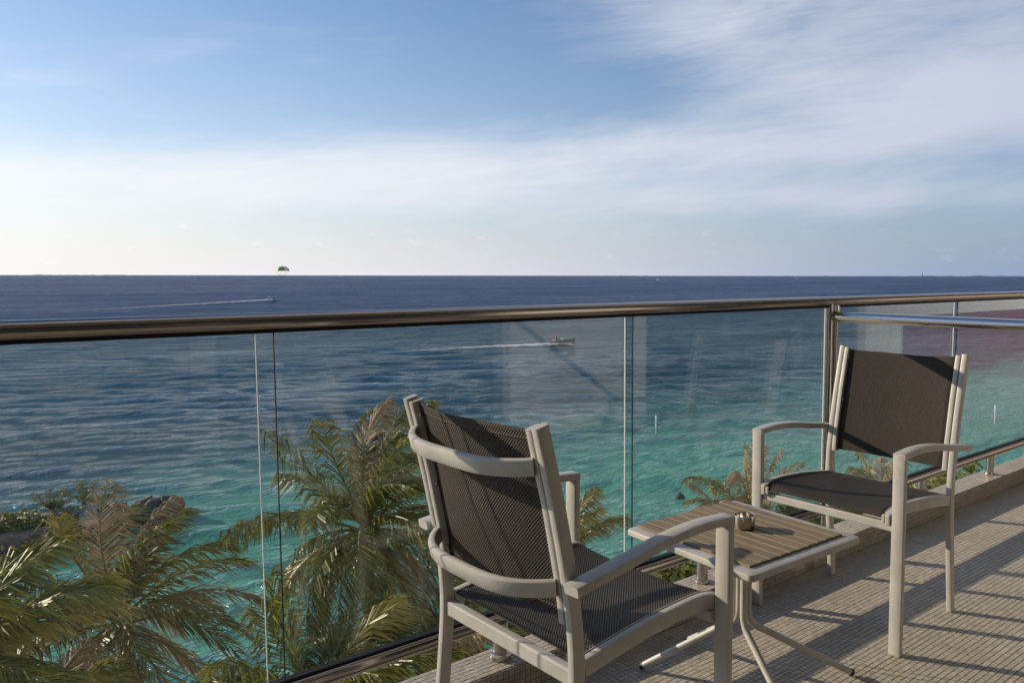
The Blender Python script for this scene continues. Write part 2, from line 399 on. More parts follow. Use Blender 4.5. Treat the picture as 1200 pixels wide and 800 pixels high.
# ------------------------------------------------------------------ mesh helpers
class MB:
    def __init__(s):
        s.v = []; s.f = []; s.uv = []

    def add(s, vs, fs):
        k = len(s.v); s.v.extend([tuple(p) for p in vs]); s.f.extend([tuple(i + k for i in f) for f in fs])

    def box(s, lo, hi):
        x0, y0, z0 = lo; x1, y1, z1 = hi
        s.add([(x0, y0, z0), (x1, y0, z0), (x1, y1, z0), (x0, y1, z0), (x0, y0, z1), (x1, y0, z1), (x1, y1, z1), (x0, y1, z1)],
              [(0, 3, 2, 1), (4, 5, 6, 7), (0, 1, 5, 4), (1, 2, 6, 5), (2, 3, 7, 6), (3, 0, 4, 7)])

    def cbox(s, lo, hi, c=0.003):
        """box with chamfered edges"""
        bm = bmesh.new(); bmesh.ops.create_cube(bm, size=1)
        for v in bm.verts:
            v.co = Vector([(lo[i] + hi[i]) / 2 + v.co[i] * (hi[i] - lo[i]) for i in range(3)])
        bmesh.ops.bevel(bm, geom=list(bm.edges), offset=c, segments=2, affect='EDGES', profile=0.5)
        bm.verts.index_update()
        s.add([v.co for v in bm.verts], [[v.index for v in f.verts] for f in bm.faces]); bm.free()

    def sweep(s, pts, side, w, h, c=0.004, cap=True):
        """rounded flat bar: w across `side`, h across the third axis"""
        pts = [Vector(p) for p in pts]; side = Vector(side).normalized(); n = len(pts)
        c = min(c, w * .45, h * .45)
        k = c * 0.3
        prof = [(w / 2 - c, h / 2), (w / 2 - k, h / 2 - k), (w / 2, h / 2 - c), (w / 2, -h / 2 + c), (w / 2 - k, -h / 2 + k), (w / 2 - c, -h / 2),
                (-w / 2 + c, -h / 2), (-w / 2 + k, -h / 2 + k), (-w / 2, -h / 2 + c), (-w / 2, h / 2 - c), (-w / 2 + k, h / 2 - k), (-w / 2 + c, h / 2)]
        m = len(prof); vs = []
        for i, p in enumerate(pts):
            t = (pts[min(i + 1, n - 1)] - pts[max(i - 1, 0)]).normalized()
            sd_ = (side - t * side.dot(t)).normalized(); nn = t.cross(sd_)
            sc = 1.0
            if 0 < i < n - 1:
                a = (pts[i] - pts[i - 1]).normalized(); b_ = (pts[i + 1] - pts[i]).normalized()
                sc = 1 / max(.5, math.sqrt((1 + a.dot(b_)) / 2))
            for (a_, b_) in prof:
                vs.append(p + sd_ * a_ + nn * (b_ * sc))
        fs = []
        for i in range(n - 1):
            for j in range(m):
                fs.append((i * m + j, i * m + (j + 1) % m, (i + 1) * m + (j + 1) % m, (i + 1) * m + j))
        if cap:
            fs.append(tuple(range(m))[::-1]); fs.append(tuple((n - 1) * m + j for j in range(m)))
        s.add(vs, fs)

    def tube(s, pts, rad, seg=12, cap=True):
        pts = [Vector(p) for p in pts]; n = len(pts)
        rads = rad if isinstance(rad, (list, tuple)) else [rad] * n
        t0 = (pts[1] - pts[0]).normalized()
        ref = Vector((0, 0, 1)) if abs(t0.z) < .9 else Vector((1, 0, 0))
        vs = []
        prev = None
        for i, p in enumerate(pts):
            t = (pts[min(i + 1, n - 1)] - pts[max(i - 1, 0)]).normalized()
            if prev is None:
                a = t.cross(ref).normalized()
            else:
                a = (prev - t * prev.dot(t)).normalized()
            prev = a; b = t.cross(a)
            for j in range(seg):
                q = 2 * math.pi * j / seg
                vs.append(p + (a * math.cos(q) + b * math.sin(q)) * rads[i])
        fs = [(i * seg + j, i * seg + (j + 1) % seg, (i + 1) * seg + (j + 1) % seg, (i + 1) * seg + j) for i in range(n - 1) for j in range(seg)]
        if cap:
            fs.append(tuple(range(seg))[::-1]); fs.append(tuple((n - 1) * seg + j for j in range(seg)))
        s.add(vs, fs)

    def lathe(s, prof, o=(0, 0, 0), seg=32):
        vs = []
        for r_, z in prof:
            for j in range(seg):
                q = 2 * math.pi * j / seg
                vs.append((o[0] + r_ * math.cos(q), o[1] + r_ * math.sin(q), o[2] + z))
        n = len(prof)
        fs = [(i * seg + j, i * seg + (j + 1) % seg, (i + 1) * seg + (j + 1) % seg, (i + 1) * seg + j) for i in range(n - 1) for j in range(seg)]
        s.add(vs, fs)

    def mesh(s, name, mat, smooth=False):
        me = bpy.data.meshes.new(name); me.from_pydata(s.v, [], s.f)
        if smooth:
            me.shade_smooth()
        me.materials.append(mat); me.update(); return me

    def build(s, name, mat, parent=None, smooth=False, autos=None):
        o = bpy.data.objects.new(name, s.mesh(name, mat, smooth or autos is not None)); COL.objects.link(o)
        if parent:
            o.parent = parent
        if autos is not None:
            me = o.data
            ang = R(autos)
            bm = bmesh.new(); bm.from_mesh(me)
            for e in bm.edges:
                e.smooth = not (len(e.link_faces) == 2 and e.calc_face_angle(0) > ang)
            bm.to_mesh(me); bm.free()
        return o


def tag(o, label=None, cat=None, group=None, kind=None):
    for k, v in (('label', label), ('category', cat), ('group', group), ('kind', kind)):
        if v:
            o[k] = v
    return o


def empty(name, loc=(0, 0, 0), rz=0):
    o = bpy.data.objects.new(name, None); COL.objects.link(o); o.location = loc; o.rotation_euler = (0, 0, rz)
    o.empty_display_size = 0.1
    return o


def copy_tree(o, parent=None):
    c = o.copy(); COL.objects.link(c); c.parent = parent
    for ch in list(o.children):
        copy_tree(ch, c)
    return c


def pix(u, v, d):
    """a point d metres out along the view ray of photo pixel (u, v)"""
    u -= 721.87; v -= 400
    return CAM + (FW + RT * (u / 930.28) - UU * (v / 930.28)) * d


# ------------------------------------------------------------------ setting
SEA = 1.1759 - 14.0
KT = 0.077                                # kerb top



def build_sea():
    """one sheet to the horizon; the stretch off the beach carries real wave relief"""
    fine = np.radians(np.linspace(2, 108, 640)); rest = np.radians(np.linspace(108, 362, 70)[1:-1])
    ang = np.concatenate([fine, rest]); na = len(ang)
    rad = np.concatenate([np.geomspace(6, 20, 6)[:-1], np.geomspace(20, 420, 480), np.geomspace(420, 60000, 34)[1:]]); nr_ = len(rad)
    rg, ag = np.meshgrid(rad, ang, indexing='ij')
    X = rg * np.cos(ag); Y = rg * np.sin(ag); Z = np.zeros_like(X); DX = np.zeros_like(X); DY = np.zeros_like(X)
    fade = np.clip((420 - rg) / 300, 0, 1) ** 0.8 * np.clip((rg - 19) / 6, 0, 1)
    dg = np.degrees(ag); fade = fade * np.clip((dg - 2) / 6, 0, 1) * np.clip((108 - dg) / 6, 0, 1)
    rs = np.random.RandomState(4); a0 = math.atan2(-F0.y, -F0.x) + 0.20
    for k in range(64):
        lam = 0.75 * (11.0 / 0.75) ** ((k + rs.rand()) / 64)
        th = a0 + rs.randn() * (0.50 if lam < 3 else 0.34)
        kk = 2 * math.pi / lam; slope = 0.040 if lam > 1.3 else 0.036
        amp = slope / kk * (1.0 if lam < 5 else 5 / lam)
        # small components vanish where the sheet is too coarse to carry them
        cell = rg * 0.0064
        vis = np.clip((lam / cell - 2.2) / 2.5, 0, 1)
        ph = kk * (X * math.cos(th) + Y * math.sin(th)) + rs.rand() * 6.283
        c = np.cos(ph) * vis; sn = np.sin(ph) * vis
        Z += amp * sn; DX += amp * .9 * c * math.cos(th); DY += amp * .9 * c * math.sin(th)
    # gusts: patches of rougher and calmer water
    gust = 0.75 + 0.35 * np.sin(X * .05 + 1.3 * np.sin(Y * .031)) * np.sin(Y * .06 + 1.1 * np.sin(X * .043))
    X = X + DX * fade * gust; Y = Y + DY * fade * gust; Z = SEA + Z * fade * gust
    co = np.stack([X, Y, Z], -1).reshape(-1, 3); co = np.concatenate([co, [[0, 0, SEA]]])
    ii, jj = np.meshgrid(np.arange(nr_ - 1), np.arange(na), indexing='ij'); j2 = (jj + 1) % na
    q = np.stack([ii * na + jj, (ii + 1) * na + jj, (ii + 1) * na + j2, ii * na + j2], -1).reshape(-1, 4)
    tri = np.stack([np.full(na, len(co) - 1), np.arange(na), (np.arange(na) + 1) % na], -1)
    me = bpy.data.meshes.new('sea'); me.vertices.add(len(co)); me.vertices.foreach_set('co', co.astype(np.float32).ravel())
    lp = np.concatenate([q.ravel(), tri.ravel()]).astype(np.int32); me.loops.add(len(lp)); me.loops.foreach_set('vertex_index', lp)
    st = np.concatenate([np.arange(len(q)) * 4, len(q) * 4 + np.arange(na) * 3]).astype(np.int32)
    me.polygons.add(len(st)); me.polygons.foreach_set('loop_start', st)
    me.update(calc_edges=True); me.validate(); me.shade_smooth(); me.materials.append(M['water'])
    o = bpy.data.objects.new('sea', me); COL.objects.link(o)
    tag(o, 'blue sea turning turquoise towards the shore', None, None, 'structure')


build_sea()

# beach and garden under the balcony
b = MB(); nx, ny = 90, 22
vs = []
for j in range(ny + 1):
    for i in range(nx + 1):
        x = -90 + 180 * i / nx; y = -20 + 42 * j / ny
        edge = 19.0 + 1.6 * math.sin(x * .11) + .9 * math.sin(x * .31 + 1)
        z = SEA + .9 * (1 - 1 / (1 + math.exp(-(y - edge) * 0.9))) + .25 * mnoise.noise((x * .2, y * .2, 0)) * (1 if y < edge - 2 else .2) - (.9 if y > edge + 1.5 else 0)
        vs.append((x, y, z))
fs = [(j * (nx + 1) + i, j * (nx + 1) + i + 1, (j + 1) * (nx + 1) + i + 1, (j + 1) * (nx + 1) + i) for j in range(ny) for i in range(nx)]
b.add(vs, fs); tag(b.build('beach', M['sand'], None, True), 'strip of sand below the balcony', None, None, 'structure')

# balcony floor
b = MB(); b.box((-3.0, -2.6, -0.22), (16.0, 0.075, -0.0045))
floor = tag(b.build('balcony_floor', M['tilesheet']), 'beige mosaic tiled balcony floor', None, None, 'structure')
PITCHT = 0.0185


def tiles(x0, x1, y0, y1, z, h=0.0042, gap=0.0014, chf=0.0009, axis='z', rnd=None, sheet=16):
    rnd = rnd or random.Random(3)
    b = MB(); V = b.v; Fc = b.f
    nx = int((x1 - x0) / PITCHT); ny = int((y1 - y0) / PITCHT + .5)
    for i in range(nx):
        for j in range(ny):
            a = x0 + i * PITCHT + gap / 2 + (0.0009 if i % sheet == 0 else 0); c = x0 + (i + 1) * PITCHT - gap / 2
            e = y1 - (j + 1) * PITCHT + gap / 2; f = y1 - j * PITCHT - gap / 2 - (0.0009 if j % sheet == 0 else 0)
            q = rnd.uniform(-.0004, .0004); tz1 = rnd.uniform(-.00035, .00035); tz2 = rnd.uniform(-.00035, .00035)
            k = len(V)
            for (px, py, pz) in ((a, e, 0), (c, e, 0), (c, f, 0), (a, f, 0),
                                 (a + chf, e + chf, h + q - tz1 - tz2), (c - chf, e + chf, h + q + tz1 - tz2), (c - chf, f - chf, h + q + tz1 + tz2), (a + chf, f - chf, h + q - tz1 + tz2)):
                if axis == 'z':
                    V.append((px, py, z + pz))
                else:                         # wall facing -y ; py runs upward
                    V.append((px, z - pz, py))
            Fc += [(k + 4, k + 5, k + 6, k + 7), (k, k + 1, k + 5, k + 4), (k + 1, k + 2, k + 6, k + 5), (k + 2, k + 3, k + 7, k + 6), (k + 3, k, k + 4, k + 7)]
    return b


b = MB(); b.box((0.3, -1.62, -0.0044), (5.75, -0.0745, -0.0012))
o = b.build('grout_bed', M['grout'], floor)
b = tiles(0.3, 5.75, -1.62, -0.0745, -0.0035); o = b.build('mosaic_tile', M['tile'], floor); tag(o, None, None, None, 'stuff')

b = MB(); b.box((-3.0, -0.0715, -0.22), (16.0, 0.062, KT - 0.0015))
kerb = tag(b.build('kerb', M['grout']), 'low mosaic tiled kerb under the glass railing', None, None, 'structure')
b = tiles(-0.6, 6.6, -0.0725, 0.0640, KT - 0.0035); o = b.build('mosaic_tile', M['tile'], kerb); tag(o, None, None, None, 'stuff')
b = tiles(-0.6, 6.6, 0.0005, KT - 0.003, -0.0700, axis='y'); o = b.build('mosaic_tile', M['tile'], kerb); tag(o, None, None, None, 'stuff')

# hotel front behind the viewer: what the glass and the steel mirror
FY = -2.6; CEILY = -0.40
hotel = empty('hotel_front', (4, FY, 0)); tag(hotel, 'white hotel front with glass doors behind the balcony', 'building')


def part(name, lo, hi, mat, par=hotel, c=0.004):
    l = par.location if par.parent is None else Vector((0, 0, 0))
    b = MB(); b.box([lo[i] - l[i] for i in range(3)], [hi[i] - l[i] for i in range(3)])
    return b.build(name, mat, par)


part('wall', (3.0, FY - .3, 0.0), (4.27, FY, 2.55), M['plaster'])
part('wall', (7.44, FY - .3, 0.0), (8.19, FY, 2.55), M['plaster'])
part('wall', (8.20, FY - .3, 0.0), (16, FY, 0.72), M['redwall'])
part('wall', (8.20, FY - .3, 0.725), (16, FY - .02, 2.55), M['plaster'])
part('wall', (-4, FY - .3, 0.0), (-2.6, FY, 2.55), M['plaster'])
for x0, x1 in ((-2.6, 3.0), (4.27, 7.44)):
    nwin = 3
    for k in range(nwin):
        a = x0 + (x1 - x0) * k / nwin; c_ = x0 + (x1 - x0) * (k + 1) / nwin
        d_ = part('sliding_door', (a + .06, FY - .14, .06), (c_ - .06, FY - .12, 2.45), M['doorglass'])
        for (lo, hi) in (((a, FY - .16, 0), (a + .06, FY - .09, 2.55)), ((c_ - .06, FY - .16, 0), (c_, FY - .09, 2.55)), ((a + .06, FY - .16, 0), (c_ - .06, FY - .09, .06)), ((a + .06, FY - .16, 2.45), (c_ - .06, FY - .09, 2.55))):
            bb = MB(); bb.box([lo[i] - hotel.location[i] for i in range(3)], [hi[i] - hotel.location[i] for i in range(3)])
            bb.build('door_frame', M['doorframe'], d_)
part('ceiling_slab', (-4, FY - .3, 2.55), (16, CEILY, 2.80), M['ceiling'])  # unseen slab, extended forward to darken the handrail's reflection
part('lower_wall', (-4, FY - .3, SEA - .5), (16, FY, -0.225), M['plaster'])

# ------------------------------------------------------------------ glass railing
RZ, RR_ = 1.0705, 0.0202
BZ, BR_ = 0.195, 0.0208
rail = empty('glass_railing', (2.8, 0, KT)); tag(rail, 'frameless glass balustrade with round stainless steel handrail along the kerb', 'railing')
L0 = rail.location


def rp(p):
    return (p[0] - L0.x, p[1] - L0.y, p[2] - L0.z)


def rod(name, a, c_, r_, mat, par, seg=24, n=2, off=rp):
    b = MB(); a = Vector(a); c_ = Vector(c_)
    b.tube([off(a.lerp(c_, i / n)) for i in range(n + 1)], r_, seg); return b.build(name, mat, par, autos=40)


rod('handrail', (-3, 0, RZ), (7.4, 0, RZ), RR_, M['steel'], rail, 32, 8)
rod('bottom_rail', (-3, 0, BZ), (7.4, 0, BZ), BR_, M['steel'], rail, 32, 8)
panes = [(-1.62, -0.512), (-0.470, 0.572), (0.613, 1.696), (1.731, 2.806), (2.889, 3.941), (3.978, 5.05), (5.09, 6.17), (6.21, 7.29)]
for (a, c_) in panes:
    b = MB(); b.cbox(rp((a, -.006, BZ + .012)), rp((c_, .006, RZ - .012)), .0012)
    pn = b.build('glass_pane', M['glass'], rail)
    b = MB(); b.box(rp((c_ + .0002, -.0022, BZ + .02)), rp((c_ + .0022, .0022, RZ - .018))); b.build('painted_pane_edge', M['edge_cap_white'], pn)  # added pale strip: the lit look of this pane edge, put into colour
    b = MB(); b.box(rp((a - .0022, -.0022, BZ + .02)), rp((a - .0002, .0022, RZ - .018))); b.build('painted_pane_edge', M['gasket_and_edge'], pn)  # added dark strip: the dark look of the opposite pane edge, as colour
b = MB(); b.box(rp((-2.99, -.0105, BZ + .014)), rp((7.39, .0105, BZ + .0275))); b.build('glazing_gasket', M['gasket_and_edge'], rail)
b = MB(); b.box(rp((-2.99, -.0105, RZ - .0255)), rp((7.39, .0105, RZ - .014))); b.build('glazing_gasket', M['gasket_and_edge'], rail)
for x in (-1.25, -.42, .40, 1.215, 2.075, 3.665, 4.435, 5.25, 6.1):
    st = rod('stub_post', (x, 0, KT), (x, 0, BZ - .012), .0213, M['steel3'], rail, 24, 1)
    fl_ = [(.0214, .022), (.0285, .019), (.031, .013), (.0315, .006), (.0315, .0012)] if x == 1.215 else [(.0214, .014), (.0255, .012), (.027, .006), (.027, .0012)]
    b = MB(); b.lathe(fl_, rp((x, 0, KT)), 32); b.build('base_flange', M['steel3'], st, autos=40)
po = rod('post', (2.838, 0, KT), (2.838, 0, RZ - .01), .0185, M['steel'], rail, 24, 1)
b = MB(); b.lathe([(.0187, .02), (.030, .018), (.034, .008), (.034, .0012)], rp((2.838, 0, KT)), 32); b.build('base_flange', M['steel2'], po, autos=40)

side = empty('divider_rail', (2.866, -1.3, 0)); tag(side, 'polished steel rail branching off the balustrade post behind the far chair', 'rail')
so = lambda p: (p[0] - 2.866, p[1] + 1.3, p[2])
rod('rail_tube', (2.862, -.006, 1.007), (2.862, FY + .004, 1.007), .0205, M['steel2'], side, 28, 4, so)
rod('support_rod', (2.868, -.012, KT), (2.868, -.012, RZ - .012), .0105, M['steel'], side, 16, 1, so)
b = MB(); b.lathe([(.0106, 0), (.016, -.004), (.016, -.024), (.0106, -.03)], so((2.868, -.012, RZ - .016)), 20); b.build('clamp_collar', M['steel2'], side, autos=40)
b = MB(); b.tube([so((2.862, FY + .001, 1.007)), so((2.862, FY + .014, 1.007))], .038, 24); b.build('wall_flange', M['steel2'], side, autos=40)


# ------------------------------------------------------------------ chairs
def curve(pts, n=24):
    """smooth interpolation (Catmull-Rom) through pts"""
    P = [Vector(p) for p in pts]; P = [P[0] * 2 - P[1]] + P + [P[-1] * 2 - P[-2]]
    out = []; m = len(P) - 3
    for i in range(n + 1):
        t = i / n * m; k = min(int(t), m - 1); f = t - k
        a, b_, c_, d_ = P[k:k + 4]
        out.append(0.5 * ((2 * b_) + (c_ - a) * f + (2 * a - 5 * b_ + 4 * c_ - d_) * f * f + (3 * b_ - a - 3 * c_ + d_) * f ** 3))
    return out


POST = [(-.452, 0), (-.432, .2), (-.418, .36), (-.418, .46), (-.432, .58), (-.463, .74), (-.502, .902)]


def post_y(z):
    for (y0, z0), (y1, z1) in zip(POST, POST[1:]):
        if z <= z1:
            return y0 + (y1 - y0) * (z - z0) / (z1 - z0)
    return POST[-1][0]


SEATP = [(-.400, .408), (-.30, .423), (-.20, .434), (-.10, .440), (-.045, .4395), (-.012, .434), (.004, .427)]   # centre line of the side rails


def make_chair():
    t = empty('armchair')
    for s in (-1, 1):
        b = MB(); b.sweep([(s * .2665, -.004, .004), (s * .2665, -.002, .3), (s * .2665, 0, .6355)], (1, 0, 0), .040, .021, .004)
        fl = b.build('front_leg', M['paint'], t, autos=35)
        b = MB(); b.cbox((s * .2665 - .0185, -.0130, 0), (s * .2665 + .0185, .005, .0045), .001); b.build('foot_cap', M['cap'], fl)
        b = MB(); b.sweep(curve([(s * .2665, .010, .6275), (s * .2668, -.09, .6335), (s * .267, -.20, .6265), (s * .269, -.33, .607), (s * .2715, -.458, .590)], 18), (1, 0, 0), .040, .020, .004)
        b.build('armrest', M['paint'], t, autos=35)
        pts = curve([(s * .238, y, z) for y, z in [(POST[0][0], .004)] + POST[1:]], 30)
        b = MB(); b.sweep(pts, (1, 0, 0), .019, .030, .003)
        bl = b.build('back_leg', M['paint'], t, autos=35)
        b = MB(); b.cbox((s * .238 - .0085, -.4655, 0), (s * .238 + .0085, -.4385, .0045), .001); b.build('foot_cap', M['cap'], bl)
        zs = [.505 + (.897 - .505) * i / 16 for i in range(17)]
        pts = curve([(s * .2165, post_y(z) + .001, z) for z in zs], 24)
        b = MB(); b.sweep(pts, (1, 0, 0), .0175, .030, .003)
        br = b.build('back_rail', M['paint'], t, autos=35)
        for z in (.545, .70, .865):
            b = MB(); b.lathe([(.0, .004), (.004, .0035), (.006, 0)], (0, 0, 0), 10)
            bo = b.build('bolt', M['bolt'], br); bo.location = (s * .2070, post_y(z), z); bo.rotation_euler = (0, -s * math.pi / 2, 0)
        b = MB(); b.sweep(curve([(s * .2355, y, z) for y, z in SEATP], 24), (1, 0, 0), .019, .036, .003)
        sr = b.build('seat_rail', M['paint'], t, autos=35)
        b = MB(); b.sweep(curve([(s * .2245, y, z + .0135) for y, z in SEATP], 24), (1, 0, 0), .003, .012, .001)
        b.build('sling_track', M['cap'], sr, autos=35)
        b = MB(); b.cbox((s * .2355 - .0085, -.004, .4075), (s * .2355 + .0085, .0125, .4415), .004); b.build('end_cap', M['cap'], sr)
        b = MB(); b.cbox((s * .2200 - .0055, -.004, .412), (s * .2200 + .0055, .0105, .4385), .003); b.build('end_cap', M['cap'], sr)
    # bowed bars behind the sling
    for z, bow in ((.822, .058), (.578, .072)):
        pts = []
        for i in range(33):
            q = -1 + 2 * i / 32
            e = 1 - abs(q) ** 3.2
            pts.append((.2165 * math.copysign(abs(q) ** 0.9, q), post_y(z) - .017 - bow * e, z - .006 * e))
        b = MB(); b.sweep(pts, (0, -.25, 1), .036, .017, .006)
        b.build('bowed_crossbar', M['paint'], t, autos=35)
    b = MB(); b.cbox((-.2285, -.4255, .374), (.2285, -.4035, .409), .004); b.build('rear_crossbar', M['paint'], t)
    b = MB(); b.cbox((-.2460, -.024, .3860), (.2460, -.003, .4135), .004); b.build('front_crossbar', M['paint'], t)
    # slings, a thin folded sheet with thickness

    def sheet(name, rows, cols, fn, th=.0022):
        vs = []; uvs = []
        ln = 0; prev = None
        for i in range(rows + 1):
            c0 = fn(i / rows, .5)
            if prev is not None:
                ln += (c0 - prev).length
            prev = c0
            for j in range(cols + 1):
                p = fn(i / rows, j / cols); vs.append(p); uvs.append((p.x, ln))
        n = len(vs); nor = []
        for i in range(rows + 1):
            for j in range(cols + 1):
                a = vs[min(i + 1, rows) * (cols + 1) + j] - vs[max(i - 1, 0) * (cols + 1) + j]
                c_ = vs[i * (cols + 1) + min(j + 1, cols)] - vs[i * (cols + 1) + max(j - 1, 0)]
                nor.append(c_.cross(a).normalized())
        allv = [v + k * th / 2 for v, k in zip(vs, nor)] + [v - k * th / 2 for v, k in zip(vs, nor)]
        fs = []; w_ = cols + 1
        for i in range(rows):
            for j in range(cols):
                q = (i * w_ + j, i * w_ + j + 1, (i + 1) * w_ + j + 1, (i + 1) * w_ + j)
                fs.append(q); fs.append(tuple(x + n for x in q[::-1]))
        for i in range(rows):
            for j in (0, cols):
                q = (i * w_ + j, (i + 1) * w_ + j); fs.append((q[0], q[1], q[1] + n, q[0] + n))
        for j in range(cols):
            for i in (0, rows):
                q = (i * w_ + j, i * w_ + j + 1); fs.append((q[0], q[1], q[1] + n, q[0] + n))
        me = bpy.data.meshes.new(name); me.from_pydata([tuple(v) for v in allv], [], fs)
        uvl = me.uv_layers.new(name='UVMap')
        for lp in me.loops:
            uvl.data[lp.index].uv = uvs[lp.vertex_index % n]
        me.shade_smooth(); me.materials.append(M['sling']); me.update()
        o = bpy.data.objects.new(name, me); COL.objects.link(o); o.parent = t
        return o

    def backfn(v, u):
        z = .512 + (.892 - .512) * v; x = -.2085 + .417 * u; e = 1 - (2 * u - 1) ** 2
        hem = 0.0015 * math.sin(u * 9 + 2) * (v ** 6)
        return Vector((x, post_y(z) + .004 - .022 * e * (0.6 + .4 * math.sin(math.pi * v)), z + hem - .006 * e * v ** 4))

    sp = curve([(0, y, z + .0145) for y, z in SEATP[:-1]] + [(0, .0065, .428)], 40)

    def seatfn(v, u):
        k = min(39, int(v * 40)); f = v * 40 - k
        p = sp[k].lerp(sp[k + 1], f); e = 1 - (2 * u - 1) ** 2
        return Vector((-.2265 + .453 * u, p.y, p.z - .021 * e * math.sin(math.pi * min(1, v * 1.02)) ** .7))
    sb = sheet('back_sling', 40, 16, backfn); ss_ = sheet('seat_sling', 40, 16, seatfn)
    for par, fn, v0, v1, off in ((sb, backfn, .945, 1.0, Vector((0, -.0022, .0006))), (sb, backfn, .0, .05, Vector((0, -.0022, -.0006))), (ss_, seatfn, .0, .055, Vector((0, -.0006, .0022)))):
        hm = sheet('hem', 3, 16, lambda v, u, fn=fn, v0=v0, v1=v1, off=off: fn(v0 + (v1 - v0) * v, u) + off); hm.parent = par
    return t


ch1 = make_chair(); ch1.location = (1.3372, -.4616, 0.0008); ch1.rotation_euler.z = -1.5409
tag(ch1, 'beige metal armchair seen from behind, nearest the camera, dark woven sling', 'chair', 'sling armchairs on the balcony')
ch2 = copy_tree(ch1); ch2.location = (2.2195, -.4016, 0.0008); ch2.rotation_euler.z = 1.5955
ch2['label'] = 'beige metal armchair facing the camera beyond the table, dark woven sling'

# ------------------------------------------------------------------ table
TX, TY, TA = 1.6836, -.4995, -.0345
tab = empty('side_table', (TX, TY, 0.0008), TA); tag(tab, 'low square slatted side table on bent tube legs between the two chairs', 'table')
HX, HY = .226, .230
TZ = .4675


def frame_ring(hx, hy, wd, z0, z1, r0, seg=6):
    def loop(a, c_, r_):
        out = []
        for (sx_, sy_, q0) in ((1, 1, 0), (-1, 1, 90), (-1, -1, 180), (1, -1, 270)):
            for k in range(seg + 1):
                q = R(q0 + 90 * k / seg); out.append((sx_ * (a - r_) + r_ * math.cos(q), sy_ * (c_ - r_) + r_ * math.sin(q)))
        return out
    Ls = [(loop(hx - .004, hy - .004, r0), z0), (loop(hx, hy, r0), z0 + .004), (loop(hx, hy, r0), z1 - .005), (loop(hx - .0015, hy - .0015, r0), z1 - .0015), (loop(hx - .006, hy - .006, r0), z1),
          (loop(hx - wd, hy - wd, .003), z1), (loop(hx - wd, hy - wd, .003), z0)]
    b = MB(); n = len(Ls[0][0]); vs = [(p[0], p[1], z) for l, z in Ls for p in l]; m = len(Ls)
    fs = [(i * n + j, i * n + (j + 1) % n, ((i + 1) % m) * n + (j + 1) % n, ((i + 1) % m) * n + j) for i in range(m) for j in range(n)]
    b.add(vs, fs); return b


frame_ring(HX, HY, .034, TZ - .020, TZ, .014).build('top_frame', M['paint'], tab, autos=35)
NP = 10; x0 = -HX + .0345; pw = 2 * (HX - .0345) / NP
b = MB(); b.cbox((-pw / 2 + .0018, -HY + .0365, TZ - .010), (pw / 2 - .0018, HY - .006, TZ + .006), .0016)
pm = b.mesh('plank', M['plank'])
for k in range(NP):
    o = bpy.data.objects.new('plank', pm); COL.objects.link(o); o.parent = tab
    o.location = (x0 + pw * (k + .5), random.uniform(-.001, .001), random.uniform(-.0004, .0004))
b = MB(); b.cbox((-HX + .03, -.02, TZ - .034), (HX - .03, .02, TZ - .0205), .003); b.build('support_bar', M['paint'], tab)
b = MB(); b.cbox((-.02, -HY + .03, TZ - .0475), (.02, HY - .03, TZ - .0345), .003); b.build('support_bar', M['paint'], tab)
inv = Matrix.Rotation(-TA, 3, 'Z')
for (fx, fy), (cx_, cy_) in (((1.575, -.215), (-.010, .020)), ((2.012, -.650), (.022, -.010)), ((1.575, -.80), (-.010, -.022)), ((1.80, -.19), (.018, .020))):
    ft = inv @ Vector((fx - TX, fy - TY, 0)); d = (ft - Vector((cx_, cy_, 0))); c0 = Vector((cx_ + .008, cy_ + .010, 0))
    ft.z = .0125
    knee = c0 + Vector((0, 0, .205)); dn = Vector((d.x, d.y, 0)).normalized()
    low = ft.copy()
    a0 = knee + Vector((0, 0, .035)); slope = (low - knee).normalized(); a1 = knee + slope * .035
    pts = [c0 + Vector((0, 0, TZ - .054))] + [c0 + Vector((0, 0, z)) for z in (.36, .28)]
    for k in range(9):
        q = k / 8; pts.append(a0 * (1 - q) ** 2 + knee * 2 * q * (1 - q) + a1 * q * q)
    pts += [a1.lerp(low, k / 6) for k in range(1, 7)]
    b = MB(); b.tube(pts, .0100, 16); lg = b.build('tube_leg', M['paint'], tab, autos=40)
    e = (pts[-1] - pts[-2]).normalized()
    b = MB(); b.tube([pts[-1] - e * .006, pts[-1] + e * .004], .0109, 16); b.build('foot_cap', M['black'], lg, autos=40)

b = MB(); pr = [(0, .002), (.0265, .002), (.029, .004), (.030, .010), (.030, .034), (.029, .0375), (.0275, .038), (.0263, .0365), (.026, .012), (.0235, .008), (0, .007)]
b.lathe(pr, (0, 0, 0), 40)
ash = b.build('ashtray', M['steel3'], None, autos=35); ash.location = (1.706, -.490, TZ + .0068)
tag(ash, 'small round stainless steel ashtray on the slatted table', 'ashtray')


# ------------------------------------------------------------------ palms
WIND = (RT * 0.8 + F0 * 0.25).normalized()


